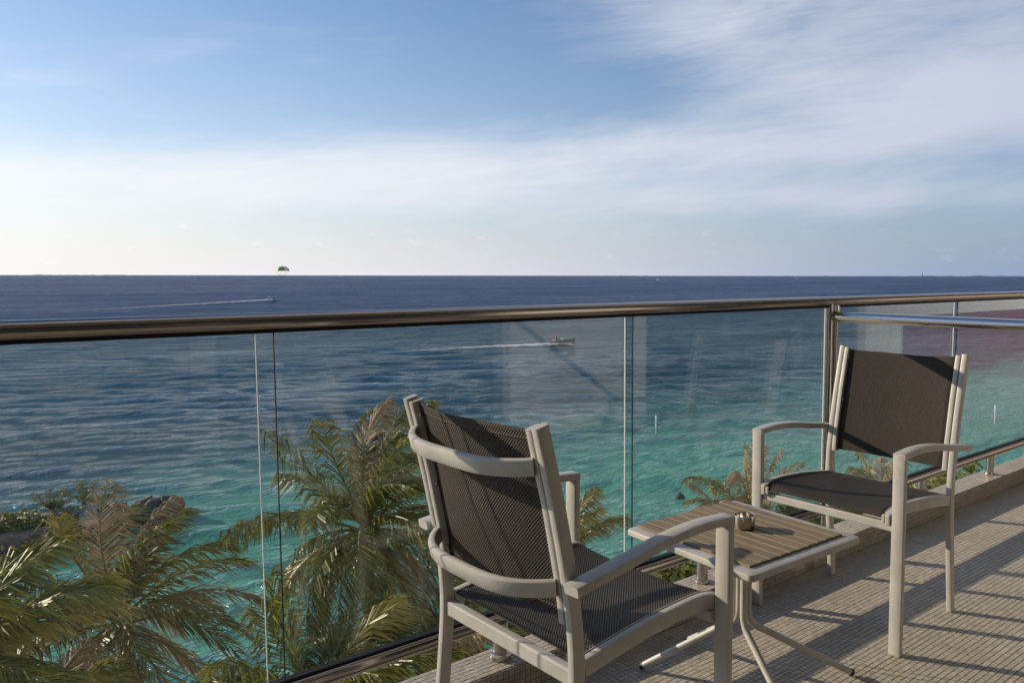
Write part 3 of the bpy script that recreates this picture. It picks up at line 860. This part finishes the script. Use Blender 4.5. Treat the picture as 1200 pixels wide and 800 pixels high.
def frond_mesh(name, az, elev, length, droop, wind, rnd, dry=False, leafl=0.85, nleaf=66, base=Vector((0, 0, 0))):
    """one pinnate frond: a bent stem and two rows of drooping leaflets, modelled in the tree's own frame"""
    N = 26; ds = length / N
    t = Vector((math.cos(az) * math.cos(elev), math.sin(az) * math.cos(elev), math.sin(elev)))
    p = base.copy(); P = [p.copy()]; T = [t.copy()]
    for i in range(N):
        f = (i / N)
        t = (t + (Vector((0, 0, -1)) * droop * (0.35 + 1.2 * f) + WIND * wind * (0.3 + 1.2 * f)) * ds).normalized()
        p = p + t * ds; P.append(p.copy()); T.append(t.copy())
    b = MB()
    b.tube(P[::2] + ([P[-1]] if N % 2 else []), [max(.006, .034 * (1 - i / (N / 2)) ** .8) for i in range(len(P[::2]))], 5, cap=False)
    nst = len(b.f); nsv = len(b.v)
    V = b.v; Fc = b.f
    for k in range(nleaf):
        s = .16 + .84 * (k + rnd.uniform(-.3, .3)) / nleaf
        s = min(max(s, .12), 1.0)
        i = min(N - 1, int(s * N)); q = P[i].lerp(P[i + 1], s * N - i); tt = T[i]
        sidev = tt.cross(Vector((0, 0, 1)))
        if sidev.length < .05:
            sidev = Vector((1, 0, 0))
        sidev.normalize(); upv = sidev.cross(tt).normalized()
        ll = leafl * (0.38 + 1.0 * math.sin(math.pi * min(1, (s - .05) * .93)) ** .8) * rnd.uniform(.8, 1.1)
        if s > .9:
            ll *= .75
        for sg in (-1, 1):
            if rnd.random() < (.18 if dry else .05):
                continue
            fwd = .75 + .85 * s + rnd.uniform(-.15, .15)
            d = (sidev * sg * rnd.uniform(.7, 1.05) + tt * fwd + upv * rnd.uniform(-.05, .40)).normalized()
            g = Vector((0, 0, -1)) * rnd.uniform(.65, 1.45) * (1.3 if dry else 1) + WIND * wind * rnd.uniform(1.5, 3.2)
            a = q; m = q + (d + g * .22).normalized() * ll * .5; e = m + (d + g * 1.05).normalized() * ll * .5
            wv = (tt * .8 + upv * rnd.uniform(-.6, .6)).normalized() * (.021 * rnd.uniform(.75, 1.2))
            j = len(V)
            V.extend([tuple(a - wv * .6), tuple(a + wv * .6), tuple(m + wv), tuple(m - wv), tuple(e)])
            Fc.append((j, j + 1, j + 2, j + 3)); Fc.append((j + 3, j + 2, j + 4))
    me = bpy.data.meshes.new(name); me.from_pydata(V, [], Fc)
    me.materials.append(M['rachis']); me.materials.append(M['frond_dry' if dry else 'frond'])
    at = me.attributes.new('tip', 'FLOAT', 'POINT')
    at.data.foreach_set('value', [0.0] * nsv + [0.0, 0.0, .45, .45, 1.0] * ((len(V) - nsv) // 5))
    mi = [0] * nst + [1] * (len(Fc) - nst); me.polygons.foreach_set('material_index', mi); me.update()
    return me


def palm(heart, label, seed, n=24, length=3.1, wind=.16, dryp=.15, lean=(0, 0), leafl=.66, up=1.25, extra=(), low=-.45):
    rnd = random.Random(seed)
    gz = SEA + .6
    base = Vector((heart[0] - lean[0], heart[1] - lean[1], gz))
    root = empty('palm_tree', base); tag(root, label, 'palm tree', 'coconut palms below the balcony')
    hv = Vector(heart) - base
    b = MB(); pts = []; rad = []
    K = 40
    for i in range(K + 1):
        f = i / K; pts.append(Vector((hv.x * f ** 1.6, hv.y * f ** 1.6, hv.z * f - .25 * f)))
        rad.append((.17 - .07 * f + .10 * math.exp(-f * 14)) * (1 + .06 * (i % 2)))
    b.tube(pts, rad, 10); b.build('trunk', M['bark'], root, True)
    for i in range(n):
        f = (i + .5) / n
        az = i * 2.39996 + rnd.uniform(-.25, .25)
        elev = up - (up - low) * f ** .85 + rnd.uniform(-.12, .12)
        L = length * (0.72 + .35 * math.sin(math.pi * min(.9, .25 + f * .7))) * rnd.uniform(.9, 1.08)
        dry = rnd.random() < (dryp if f < .7 else dryp * 2.2)
        dr = .26 + .46 * f + rnd.uniform(-.06, .14)
        me = frond_mesh('frond', az, elev, L, dr, wind * rnd.uniform(.7, 1.3), rnd, dry, leafl, base=hv + Vector((rnd.uniform(-.06, .06), rnd.uniform(-.06, .06), rnd.uniform(-.1, .15))))
        o = bpy.data.objects.new('frond', me); COL.objects.link(o); o.parent = root
    for (az, el, L, dr, dry) in extra:
        me = frond_mesh('frond', az, el, L, dr, wind, rnd, dry, leafl, base=hv)
        o = bpy.data.objects.new('frond', me); COL.objects.link(o); o.parent = root
    for k in range(6):
        q = k * 1.05 + rnd.random(); b = MB()
        b.lathe([(0, -.13), (.06, -.11), (.095, -.03), (.09, .05), (.05, .11), (0, .13)], (hv.x + .2 * math.cos(q), hv.y + .2 * math.sin(q), hv.z - .28 + .06 * math.sin(q * 3)), 10)
        b.build('coconut', M['coconut'], root, True)
    return root


palm(pix(432, 620, 16.5), 'tall windblown palm behind the glass left of the near chair', 11, 46, 2.85, .26, .05, (.8, 1.5), .66, up=1.5, low=-.75)
palm(pix(140, 730, 15.0), 'palm with pale drooping fronds in front of the rocks, left of the glass joint', 23, 30, 2.5, .28, .25, (-1, .6), .60, up=1.45)
palm(pix(-75, 800, 10.5), 'bright green palm cut off by the lower left corner', 37, 34, 2.1, .14, .02, (-.5, .5), .66)
palm(pix(30, 905, 12.0), 'palm crown low at the bottom edge between the corner palm and the pale palm', 39, 28, 2.0, .18, .05, (-.5, .5), .62)
palm(pix(375, 835, 13.0), 'low palm with sunlit fronds arching above the bottom rail', 41, 34, 2.2, .20, .08, (0, .4), .64)
palm(pix(500, 800, 15.0), 'palm partly hidden by the bottom rail and the near chair legs', 43, 28, 2.3, .20, .12, (0, .4), .62)
palm(pix(884, 612, 25.0), 'small dry palm seen through the glass above the table', 53, 16, 2.4, .08, .90, (0, 0), .5, up=1.5, low=.35)
palm(pix(838, 590, 30.0), 'smallest palm crown, by the water left of the dry palm', 59, 12, 1.3, .10, .2, (0, 0), .4, up=1.0)
palm(pix(1035, 590, 24.0), 'palm fronds showing under the backrest of the far chair', 61, 18, 2.2, .12, .35, (0, 0), .5)
palm(pix(655, 655, 18.0), 'palm hidden behind the near chair, fronds showing to its right', 67, 18, 1.7, .14, .25, (0, 0), .5)


# ------------------------------------------------------------------ shrubs
def shrub(c, rx, rz, label, seed, n=1500, leaf=.13, dry=0.0):
    rnd = random.Random(seed); c = Vector(c)
    root = empty('sea_grape_tree', (c.x, c.y, SEA + .5)); tag(root, label, 'tree', 'leafy trees under the balcony edge')
    hv = c - Vector(root.location)
    b = MB()
    b.tube([(0, 0, 0), (.1, .05, hv.z * .5), (.0, 0, hv.z * .8)], [.16, .12, .07], 8)
    for k in range(9):
        q = rnd.random() * 6.28; r_ = rx * rnd.uniform(.4, .9)
        b.tube([(.05, .03, hv.z * rnd.uniform(.4, .75)), (r_ * .5 * math.cos(q), r_ * .5 * math.sin(q), hv.z * .9), (r_ * math.cos(q), r_ * math.sin(q), hv.z + rz * rnd.uniform(-.2, .6))], [.06, .04, .015], 6)
    b.build('trunk', M['bark'], root, True)
    cl = [(Vector((rnd.gauss(0, .45) * rx, rnd.gauss(0, .45) * rx, rnd.gauss(0, .40) * rz)), rnd.uniform(.25, .5) * rx) for _ in range(16)]
    b = MB(); V = b.v; Fc = b.f
    for k in range(n):
        cc, r_ = rnd.choice(cl)
        d = Vector((rnd.gauss(0, 1), rnd.gauss(0, 1), rnd.gauss(0, 1))).normalized() * r_ * rnd.random() ** .4
        p = hv + cc + Vector((d.x, d.y, d.z * .75))
        a = Vector((rnd.gauss(0, 1), rnd.gauss(0, 1), rnd.gauss(.0, .6))).normalized(); nn = (d.normalized() + Vector((rnd.gauss(0, .6), rnd.gauss(0, .6), .5 + rnd.gauss(0, .5)))).normalized()
        a = (a - nn * a.dot(nn)).normalized(); s_ = a.cross(nn); l = leaf * rnd.uniform(.6, 1.2)
        j = len(V)
        V.extend([tuple(p - a * l), tuple(p + s_ * l * .42 + nn * l * .06), tuple(p + a * l), tuple(p - s_ * l * .42 + nn * l * .06)]); Fc.append((j, j + 1, j + 2, j + 3))
    b.build('crown', M['leaf'], root)
    return root


shrub(pix(800, 690, 19.5), 1.5, 1.1, 'sunlit green tree top under the table, beside a steel stub', 71, 2600)
shrub(pix(880, 655, 23.0), 1.7, 1.0, 'green tree top behind the table and the far chair', 73, 2200)
shrub(pix(985, 625, 25.0), 1.6, 1.0, 'green tree top under the far chair seat', 79, 2000)
shrub(pix(1085, 592, 27.0), 1.5, .9, 'yellowish tree top below the bottom rail, right of the far chair', 83, 2200)
shrub(pix(1165, 572, 29.0), 1.5, 1.0, 'green tree top below the bottom rail at the right edge', 89, 2200)
shrub(pix(600, 790, 15.5), 1.0, .8, 'golden green tree top below the near chair', 97, 1500)

# ------------------------------------------------------------------ rock groyne
gr = empty('rock_groyne', (5.5, 50.0, SEA)); tag(gr, 'spit of dark rocks and gravel reaching into the sea behind the palm', 'groyne')
b = MB(); A = Vector((-16, 52.0, 0)); Bv = Vector((10.4, 48.9, 0)); ax = (Bv - A).normalized(); nr = Vector((-ax.y, ax.x, 0))
vs = []
for i in range(61):
    f = i / 60; wd = 3.0 * (1 - .45 * f) * (1 if f < .95 else .6)
    for j in range(13):
        s_ = -1 + 2 * j / 12; p = A.lerp(Bv, f) + nr * s_ * wd
        z = 0.95 * (1 - abs(s_) ** 2.2) - .50 + .12 * mnoise.noise((p.x * .6, p.y * .6, 3)); vs.append((p.x - 5.5, p.y - 50, z))
b.add(vs, [(i * 13 + j, i * 13 + j + 1, (i + 1) * 13 + j + 1, (i + 1) * 13 + j) for i in range(60) for j in range(12)])
b.build('gravel_crest', M['gravel'], gr, True)
rk = random.Random(5)
variants = []
for k in range(6):
    bm = bmesh.new(); bmesh.ops.create_icosphere(bm, subdivisions=2, radius=1)
    for v in bm.verts:
        n_ = v.co.normalized(); v.co *= .75 + .45 * mnoise.noise(n_ * 1.4 + Vector((k * 7, 0, 0))) + .12 * mnoise.noise(n_ * 4 + Vector((0, k * 5, 0)))
    me = bpy.data.meshes.new('rock'); bm.to_mesh(me); bm.free(); me.materials.append(M['rock']); variants.append(me)
for k in range(150):
    f = rk.random() ** .75; s_ = rk.choice((-1, 1)) * rk.uniform(.55, 1.15)
    if f > .80:
        s_ = rk.uniform(-1.1, 1.1); f = rk.uniform(.78, 1.02)
    wd = 3.0 * (1 - .45 * f); p = A.lerp(Bv, f) + nr * s_ * wd
    o = bpy.data.objects.new('rock', rk.choice(variants)); COL.objects.link(o); o.parent = gr
    sc = rk.uniform(.35, .85); o.scale = (sc * rk.uniform(.8, 1.3), sc, sc * rk.uniform(.6, .9))
    o.rotation_euler = (rk.uniform(-.4, .4), rk.uniform(-.4, .4), rk.uniform(0, 6.28))
    o.location = (p.x - 5.5, p.y - 50, (.75 if f > .78 else .25) * (1 - min(1, abs(s_)) ** 2) + .1)
for (u, v, nm) in ((60, 612, 'left'), (98, 604, 'right')):
    p = pix(u, v, 47.5)
    rnd = random.Random(int(u)); root = empty('young_palm', (p.x, p.y, SEA + .5))
    tag(root, f'little palm on the rock spit, {"the one nearer the left edge" if nm == "left" else "the one further right"}', 'palm tree', 'little palms on the spit')
    h = p.z - SEA + .1
    b = MB(); b.tube([(0, 0, 0), (.05, 0, h * .6), (.1, 0, h)], [.12, .09, .07], 7); b.build('trunk', M['bark'], root, True)
    for i in range(12):
        me = frond_mesh('frond', i * 2.4, rnd.uniform(-.1, 1.2), 1.5, .5, .25, rnd, False, .45, 24, Vector((.1, 0, h)))
        o = bpy.data.objects.new('frond', me); COL.objects.link(o); o.parent = root
for (x, y, blab) in ((1.2, 50.9, 'leftmost low bush on the rock spit, at the left edge'), (2.6, 50.8, 'low bush on the rock spit between its leftmost bush and the gravel'), (3.7, 50.3, 'low bush at the near rim of the rock spit facing the palms')):
    shr = random.Random(int(x * 10)); root = empty('low_bush', (x, y, SEA + .3))
    tag(root, blab, 'bush', 'bushes on the spit')
    b = MB(); V = b.v; Fc = b.f
    for k in range(420):
        d = Vector((shr.gauss(0, 1), shr.gauss(0, 1), shr.gauss(0, 1))).normalized() * shr.random() ** .4
        p = Vector((d.x * 1.0, d.y * .9, .6 + d.z * .55)); a = Vector((shr.gauss(0, 1), shr.gauss(0, 1), shr.gauss(0, .6))).normalized(); s_ = a.orthogonal().normalized(); l = .14
        j = len(V); V.extend([tuple(p - a * l), tuple(p + s_ * l * .4), tuple(p + a * l), tuple(p - s_ * l * .4)]); Fc.append((j, j + 1, j + 2, j + 3))
    b.build('crown', M['leaf'], root)
    b = MB()
    for k in range(4):
        q = k * 1.6; b.tube([(0, 0, 0), (.3 * math.cos(q), .3 * math.sin(q), .6)], [.04, .015], 5)
    b.build('stem', M['bark'], root)


# ------------------------------------------------------------------ boats and things far out
def sea_at(u, v):
    d = pix(u, v, 1) - CAM
    return CAM + d * ((SEA - CAM.z) / d.z)


def person_mesh(name, joints, radii, edges):
    me = bpy.data.meshes.new(name); me.from_pydata(joints, edges, [])
    o = bpy.data.objects.new(name, me); COL.objects.link(o)
    sk = o.modifiers.new('skin', 'SKIN')
    for i, r_ in enumerate(radii):
        me.skin_vertices[0].data[i].radius = (r_, r_)
    me.skin_vertices[0].data[0].use_root = True
    ss = o.modifiers.new('sub', 'SUBSURF'); ss.levels = 1; ss.render_levels = 1
    return o


SEATED = [(0, 0, .0), (0, 0, .28), (0, .02, .50), (0, .04, .60), (0, .05, .74), (0, .06, .86),
          (-.2, .02, .48), (-.26, .16, .24), (-.22, .40, .22), (.2, .02, .48), (.26, .16, .24), (.22, .40, .22),
          (-.12, .06, -.02), (-.15, .46, .02), (-.15, .50, -.40), (-.15, .62, -.45), (.12, .06, -.02), (.15, .46, .02), (.15, .50, -.40), (.15, .62, -.45)]
SR = [.15, .15, .16, .06, .10, .07, .06, .05, .04, .06, .05, .04, .10, .07, .05, .04, .10, .07, .05, .04]
SEDGE = [(0, 1), (1, 2), (2, 3), (3, 4), (4, 5), (2, 6), (6, 7), (7, 8), (2, 9), (9, 10), (10, 11), (0, 12), (12, 13), (13, 14), (14, 15), (0, 16), (16, 17), (17, 18), (18, 19)]


def hull(L, Wd, H, mat, name, par, bowup=.25):
    b = MB(); n = 16; m = 7; vs = []
    for i in range(n + 1):
        f = i / n; x = -L / 2 + L * f; w = Wd / 2 * (1 - max(0, (f - .45) / .55) ** 2.2) + .01; up = bowup * max(0, f - .5) ** 2 * 4
        for j in range(m):
            q = -1 + 2 * j / (m - 1); vs.append((x, w * q, -.15 + (H + .15) * abs(q) ** 2.0 + up))
    fs = [(i * m + j, (i + 1) * m + j, (i + 1) * m + j + 1, i * m + j + 1) for i in range(n) for j in range(m - 1)]
    k = len(vs)
    for i in range(n + 1):
        f = i / n
        vs.append((vs[i * m][0], 0, vs[i * m][2] - .12))
    for i in range(n):
        fs.append((i * m, k + i, k + i + 1, (i + 1) * m)); fs.append((i * m + m - 1, (i + 1) * m + m - 1, k + i + 1, k + i))
    fs.append(tuple(range(m)) + (k,))
    b.add(vs, fs); return b.build(name, mat, par, autos=50)


def motorboat(loc, rz, L, label, hullm, topm):
    root = empty('motorboat', loc, rz); tag(root, label, 'boat', 'motorboats out on the sea')
    hull(L, L * .34, .85, hullm, 'hull', root, .5)
    b = MB(); b.tube([(-L * .48, -L * .17, .85), (0, -L * .17, .85), (L * .25, -L * .13, 1.0), (L * .44, -L * .04, 1.28), (L * .49, 0, 1.35), (L * .44, L * .04, 1.28), (L * .25, L * .13, 1.0), (0, L * .17, .85), (-L * .48, L * .17, .85)], .2, 8)
    b.build('tube', M['grey'], root, True)
    b = MB(); b.cbox((-L * .12, -.35, .5), (L * .02, .35, 1.35), .05); b.build('console', M['white'], root)
    b = MB(); b.cbox((-L * .53, -.25, .1), (-L * .46, .25, 1.25), .08); b.build('outboard_motor', M['navy'], root)
    for sx_ in (-L * .32, -L * .12):
        for sy_ in (-.7, .7):
            b = MB(); b.tube([(sx_, sy_, .8), (sx_, sy_ * .9, 1.75)], .03, 6); b.build('canopy_pole', M['bolt'], root)
    b = MB()
    vs = []
    for i in range(7):
        for j in range(7):
            vs.append((-L * .34 + L * .24 * i / 6, -.7 + 1.4 * j / 6, 1.75 + .22 * (1 - ((i - 3) / 3) ** 2) * (1 - .6 * ((j - 3) / 3) ** 2)))
    n0 = len(vs); vs += [(x, y, z - .06) for x, y, z in vs]
    fs = [(i * 7 + j, (i + 1) * 7 + j, (i + 1) * 7 + j + 1, i * 7 + j + 1) for i in range(6) for j in range(6)]
    fs += [tuple(k + n0 for k in f[::-1]) for f in fs]
    b.add(vs, fs); b.build('canopy', topm, root, True)
    return root


def wake(p0, p1, w0, w1, label, bend=0.0, n=70, hump=.25):
    """foam trail on the water from p0 (old) to p1 (fresh)"""
    p0 = Vector(p0); p1 = Vector(p1); d = (p1 - p0); nr_ = Vector((-d.y, d.x, 0)).normalized()
    vs = []; uv = []; m = 9; rnd = random.Random(3)
    for i in range(n + 1):
        f = i / n; c_ = p0.lerp(p1, f) + nr_ * bend * math.sin(math.pi * f) * d.length; w = w0 + (w1 - w0) * f
        for j in range(m):
            s_ = j / (m - 1); q = 2 * s_ - 1
            vs.append((c_.x + nr_.x * q * w / 2, c_.y + nr_.y * q * w / 2, SEA + .03 + hump * f * (1 - q * q) * (0.6 + .4 * rnd.random()))); uv.append((f, s_))
    fs = [(i * m + j, (i + 1) * m + j, (i + 1) * m + j + 1, i * m + j + 1) for i in range(n) for j in range(m - 1)]
    me = bpy.data.meshes.new('boat_wake'); me.from_pydata(vs, [], fs); l = me.uv_layers.new(name='UVMap')
    for lp in me.loops:
        l.data[lp.index].uv = uv[lp.vertex_index]
    me.materials.append(M['foam']); me.shade_smooth(); me.update()
    o = bpy.data.objects.new('boat_wake', me); COL.objects.link(o); tag(o, label, None, None, 'stuff'); return o


B1 = sea_at(660, 404); heading = math.atan2(RT.y, RT.x) + .06
motorboat(B1, heading, 4.8, 'grey motorboat with a small red canopy seen through the middle pane', M['grey'], M['red'])
h = Vector((math.cos(heading), math.sin(heading), 0))
wake(sea_at(440, 414), B1 + h * 1.5, 6, 2.2, 'white wake trailing the motorboat with the red canopy', .04, hump=.6)
dr = person_mesh('person', [(x, y, z) for x, y, z in SEATED], SR, SEDGE); dr.data.materials.append(M['navy'])
dr.location = B1 + h * -1.4 + Vector((0, 0, .95)); dr.rotation_euler.z = heading - math.pi / 2
tag(dr, 'person in dark clothes sitting at the helm of the motorboat', 'person')

B2 = sea_at(318, 352); hd2 = math.atan2(RT.y, RT.x) + .22
motorboat(B2, hd2, 5.5, 'far white motorboat at the end of its wake under the parasail', M['white'], M['white'])
wake(sea_at(70, 366), B2, 11, 5, 'long white wake of the far motorboat on the left', .0, hump=.5)

# parasail
PD = 620.0
pc = pix(331, 316, PD)
ps = empty('parasail', pix(330, 327.5, PD)); tag(ps, 'green and yellow parasail floating over the horizon on the left', 'parasail')
po_ = Vector(ps.location)
for k in range(12):
    b = MB(); vs = []
    for j in range(3):
        q = 2 * math.pi * (k + j / 2) / 12
        for i in range(9):
            f = i / 8; e = f * R(82)
            vs.append((5.2 * math.sin(e) * math.cos(q), 5.2 * math.sin(e) * math.sin(q), 4.4 * math.cos(e) ** .8 - .25 * (1 if j == 1 else 0) * f))
    vs = [tuple(Vector(v) + (pc - po_) + Vector((0, 0, -2.0))) for v in vs]
    n0 = len(vs); b.add(vs, [(j * 9 + i, (j + 1) * 9 + i, (j + 1) * 9 + i + 1, j * 9 + i + 1) for j in range(2) for i in range(8)])
    b.build('canopy_panel', M['yellow'] if k % 3 == 0 else M['green'], ps, True)
b = MB()
for k in range(12):
    q = 2 * math.pi * k / 12
    b.tube([(.3 * math.cos(q), .3 * math.sin(q), 1.2), tuple(Vector((5.1 * math.cos(q), 5.1 * math.sin(q), .4)) + (pc - po_) + Vector((0, 0, -2)))], .03, 4)
b.build('suspension_lines', M['navy'], ps)
sp_ = person_mesh('person', [(x, y, z) for x, y, z in SEATED], [r_ * 1.15 for r_ in SR], SEDGE); sp_.data.materials.append(M['navy']); sp_.location = po_; sp_.rotation_euler.z = heading
tag(sp_, 'person hanging in the harness under the parasail', 'person')
b = MB(); pts = [po_.lerp(B2 + Vector((0, 0, 2.2)), i / 16) + Vector((0, 0, -6 * math.sin(math.pi * i / 16))) for i in range(17)]
b.tube([tuple(p) for p in pts], .02, 4); tag(b.build('tow_rope', M['navy']), 'thin tow rope from the far motorboat up to the parasail', 'rope')


def sailboat(u, v, d, sc, label):
    p = sea_at(u, v); dd = (p - CAM); dd.z = 0
    p = Vector((CAM.x, CAM.y, SEA)) + dd.normalized() * d
    root = empty('sailing_boat', p, math.atan2(RT.y, RT.x)); root.scale = (sc,) * 3
    tag(root, label, 'boat', 'boats on the horizon')
    hull(11, 3, 1.3, M['white'], 'hull', root, .3)
    b = MB(); b.tube([(0, 0, 1), (0, 0, 14)], .12, 6); b.build('mast', M['white'], root)
    for nm, tri in (('mainsail', [(-.2, 13.4), (-.2, 2), (-5, 2)]), ('foresail', [(.3, 12), (5, 1.6), (.6, 2)])):
        b = MB(); vs = []
        n = 8
        for i in range(n + 1):
            f = i / n
            for j in range(n + 1):
                g = j / n; a = Vector(tri[0]).lerp(Vector(tri[1]), f); c_ = Vector(tri[0]).lerp(Vector(tri[2]), f); q = a.lerp(c_, g)
                vs.append((q.x, .5 * math.sin(math.pi * g) * f, q.y))
        b.add(vs, [(i * (n + 1) + j, (i + 1) * (n + 1) + j, (i + 1) * (n + 1) + j + 1, i * (n + 1) + j + 1) for i in range(n) for j in range(n)]); b.build(nm, M['sail'], root, True)


sailboat(771, 330, 1900, 1.0, 'white sailing boat on the horizon above the middle of the handrail')
sailboat(933, 330, 3000, .8, 'tiny pale boat on the horizon right of the sailing boat')

# water marker poles and a floating buoy
for (u, v, h_, lab) in ((769, 506, 1.35, 'thin white marker pole standing in the water behind the middle pane'), (1166, 494, 1.5, 'thin white marker pole in the water near the right edge')):
    p = sea_at(u, v); b = MB(); b.tube([(0, 0, -1), (0, 0, h_ * .8), (0, 0, h_)], [.075, .07, .07], 10)
    root = empty('marker_pole', p); tag(root, lab, 'pole', 'marker poles in the water')
    b.build('shaft', M['white'], root, True)
    b = MB(); b.lathe([(.075, h_), (.11, h_ + .01), (.11, h_ + .06), (.06, h_ + .16), (0, h_ + .18)], (0, 0, 0), 10); b.build('cap', M['edge_cap_white'], root, True)
p = sea_at(797, 584); root = empty('buoy', p); tag(root, 'small dark buoy floating on the turquoise water above the table', 'buoy')
b = MB(); b.lathe([(0, -.2), (.25, -.12), (.34, .05), (.28, .22), (.12, .32), (.06, .36), (.06, .46), (0, .47)], (0, 0, 0), 16); b.build('float', M['navy'], root, True)
b = MB(); b.tube([(.06, 0, .5), (0, 0, .58), (-.06, 0, .5)], .015, 6); b.build('mooring_ring', M['bolt'], root)

# low islands along the horizon
for (u0, u1, h_, d, seed) in ((20, 160, 26, 15000, 1), (275, 330, 14, 15500, 2), (440, 520, 16, 15500, 3), (700, 770, 22, 15000, 4), (880, 1010, 20, 15500, 5), (1040, 1330, 30, 14500, 6)):
    a = sea_at(u0, 340) - CAM; a.z = 0; a = a.normalized(); c_ = sea_at(u1, 340) - CAM; c_.z = 0; c_ = c_.normalized()
    b = MB(); vs = []; n = 60
    for i in range(n + 1):
        f = i / n; dr_ = a.lerp(c_, f).normalized()
        hh = h_ * (min(1, f * 9, (1 - f) * 9)) * (.55 + .45 * mnoise.noise((f * 14, seed, 0)) + .25 * mnoise.noise((f * 60, seed, 5)))
        for (dd, z) in ((0, 0), (120, max(.5, hh)), (420, max(.5, hh * .9)), (600, 0)):
            q = CAM + dr_ * (d + dd); vs.append((q.x, q.y, SEA + z - 1))
    b.add(vs, [(i * 4 + j, (i + 1) * 4 + j, (i + 1) * 4 + j + 1, i * 4 + j + 1) for i in range(n) for j in range(3)])
    tag(b.build('far_island', M['island'], None, True), 'low wooded island on the horizon', None, None, 'structure')
tp = sea_at(1080, 340) - CAM; tp.z = 0; tp = CAM + tp.normalized() * 14400; tp.z = SEA
tw = empty('lighthouse_tower', tp); tag(tw, 'tiny tower standing on the horizon towards the right', 'tower')
b = MB(); b.tube([(0, 0, 0), (0, 0, 55), (0, 0, 58)], [8, 6, 8], 12); b.build('shaft', M['island'], tw)
b = MB(); b.lathe([(6, 58), (6, 66), (0, 72)], (0, 0, 0), 12); b.build('lantern', M['island'], tw)
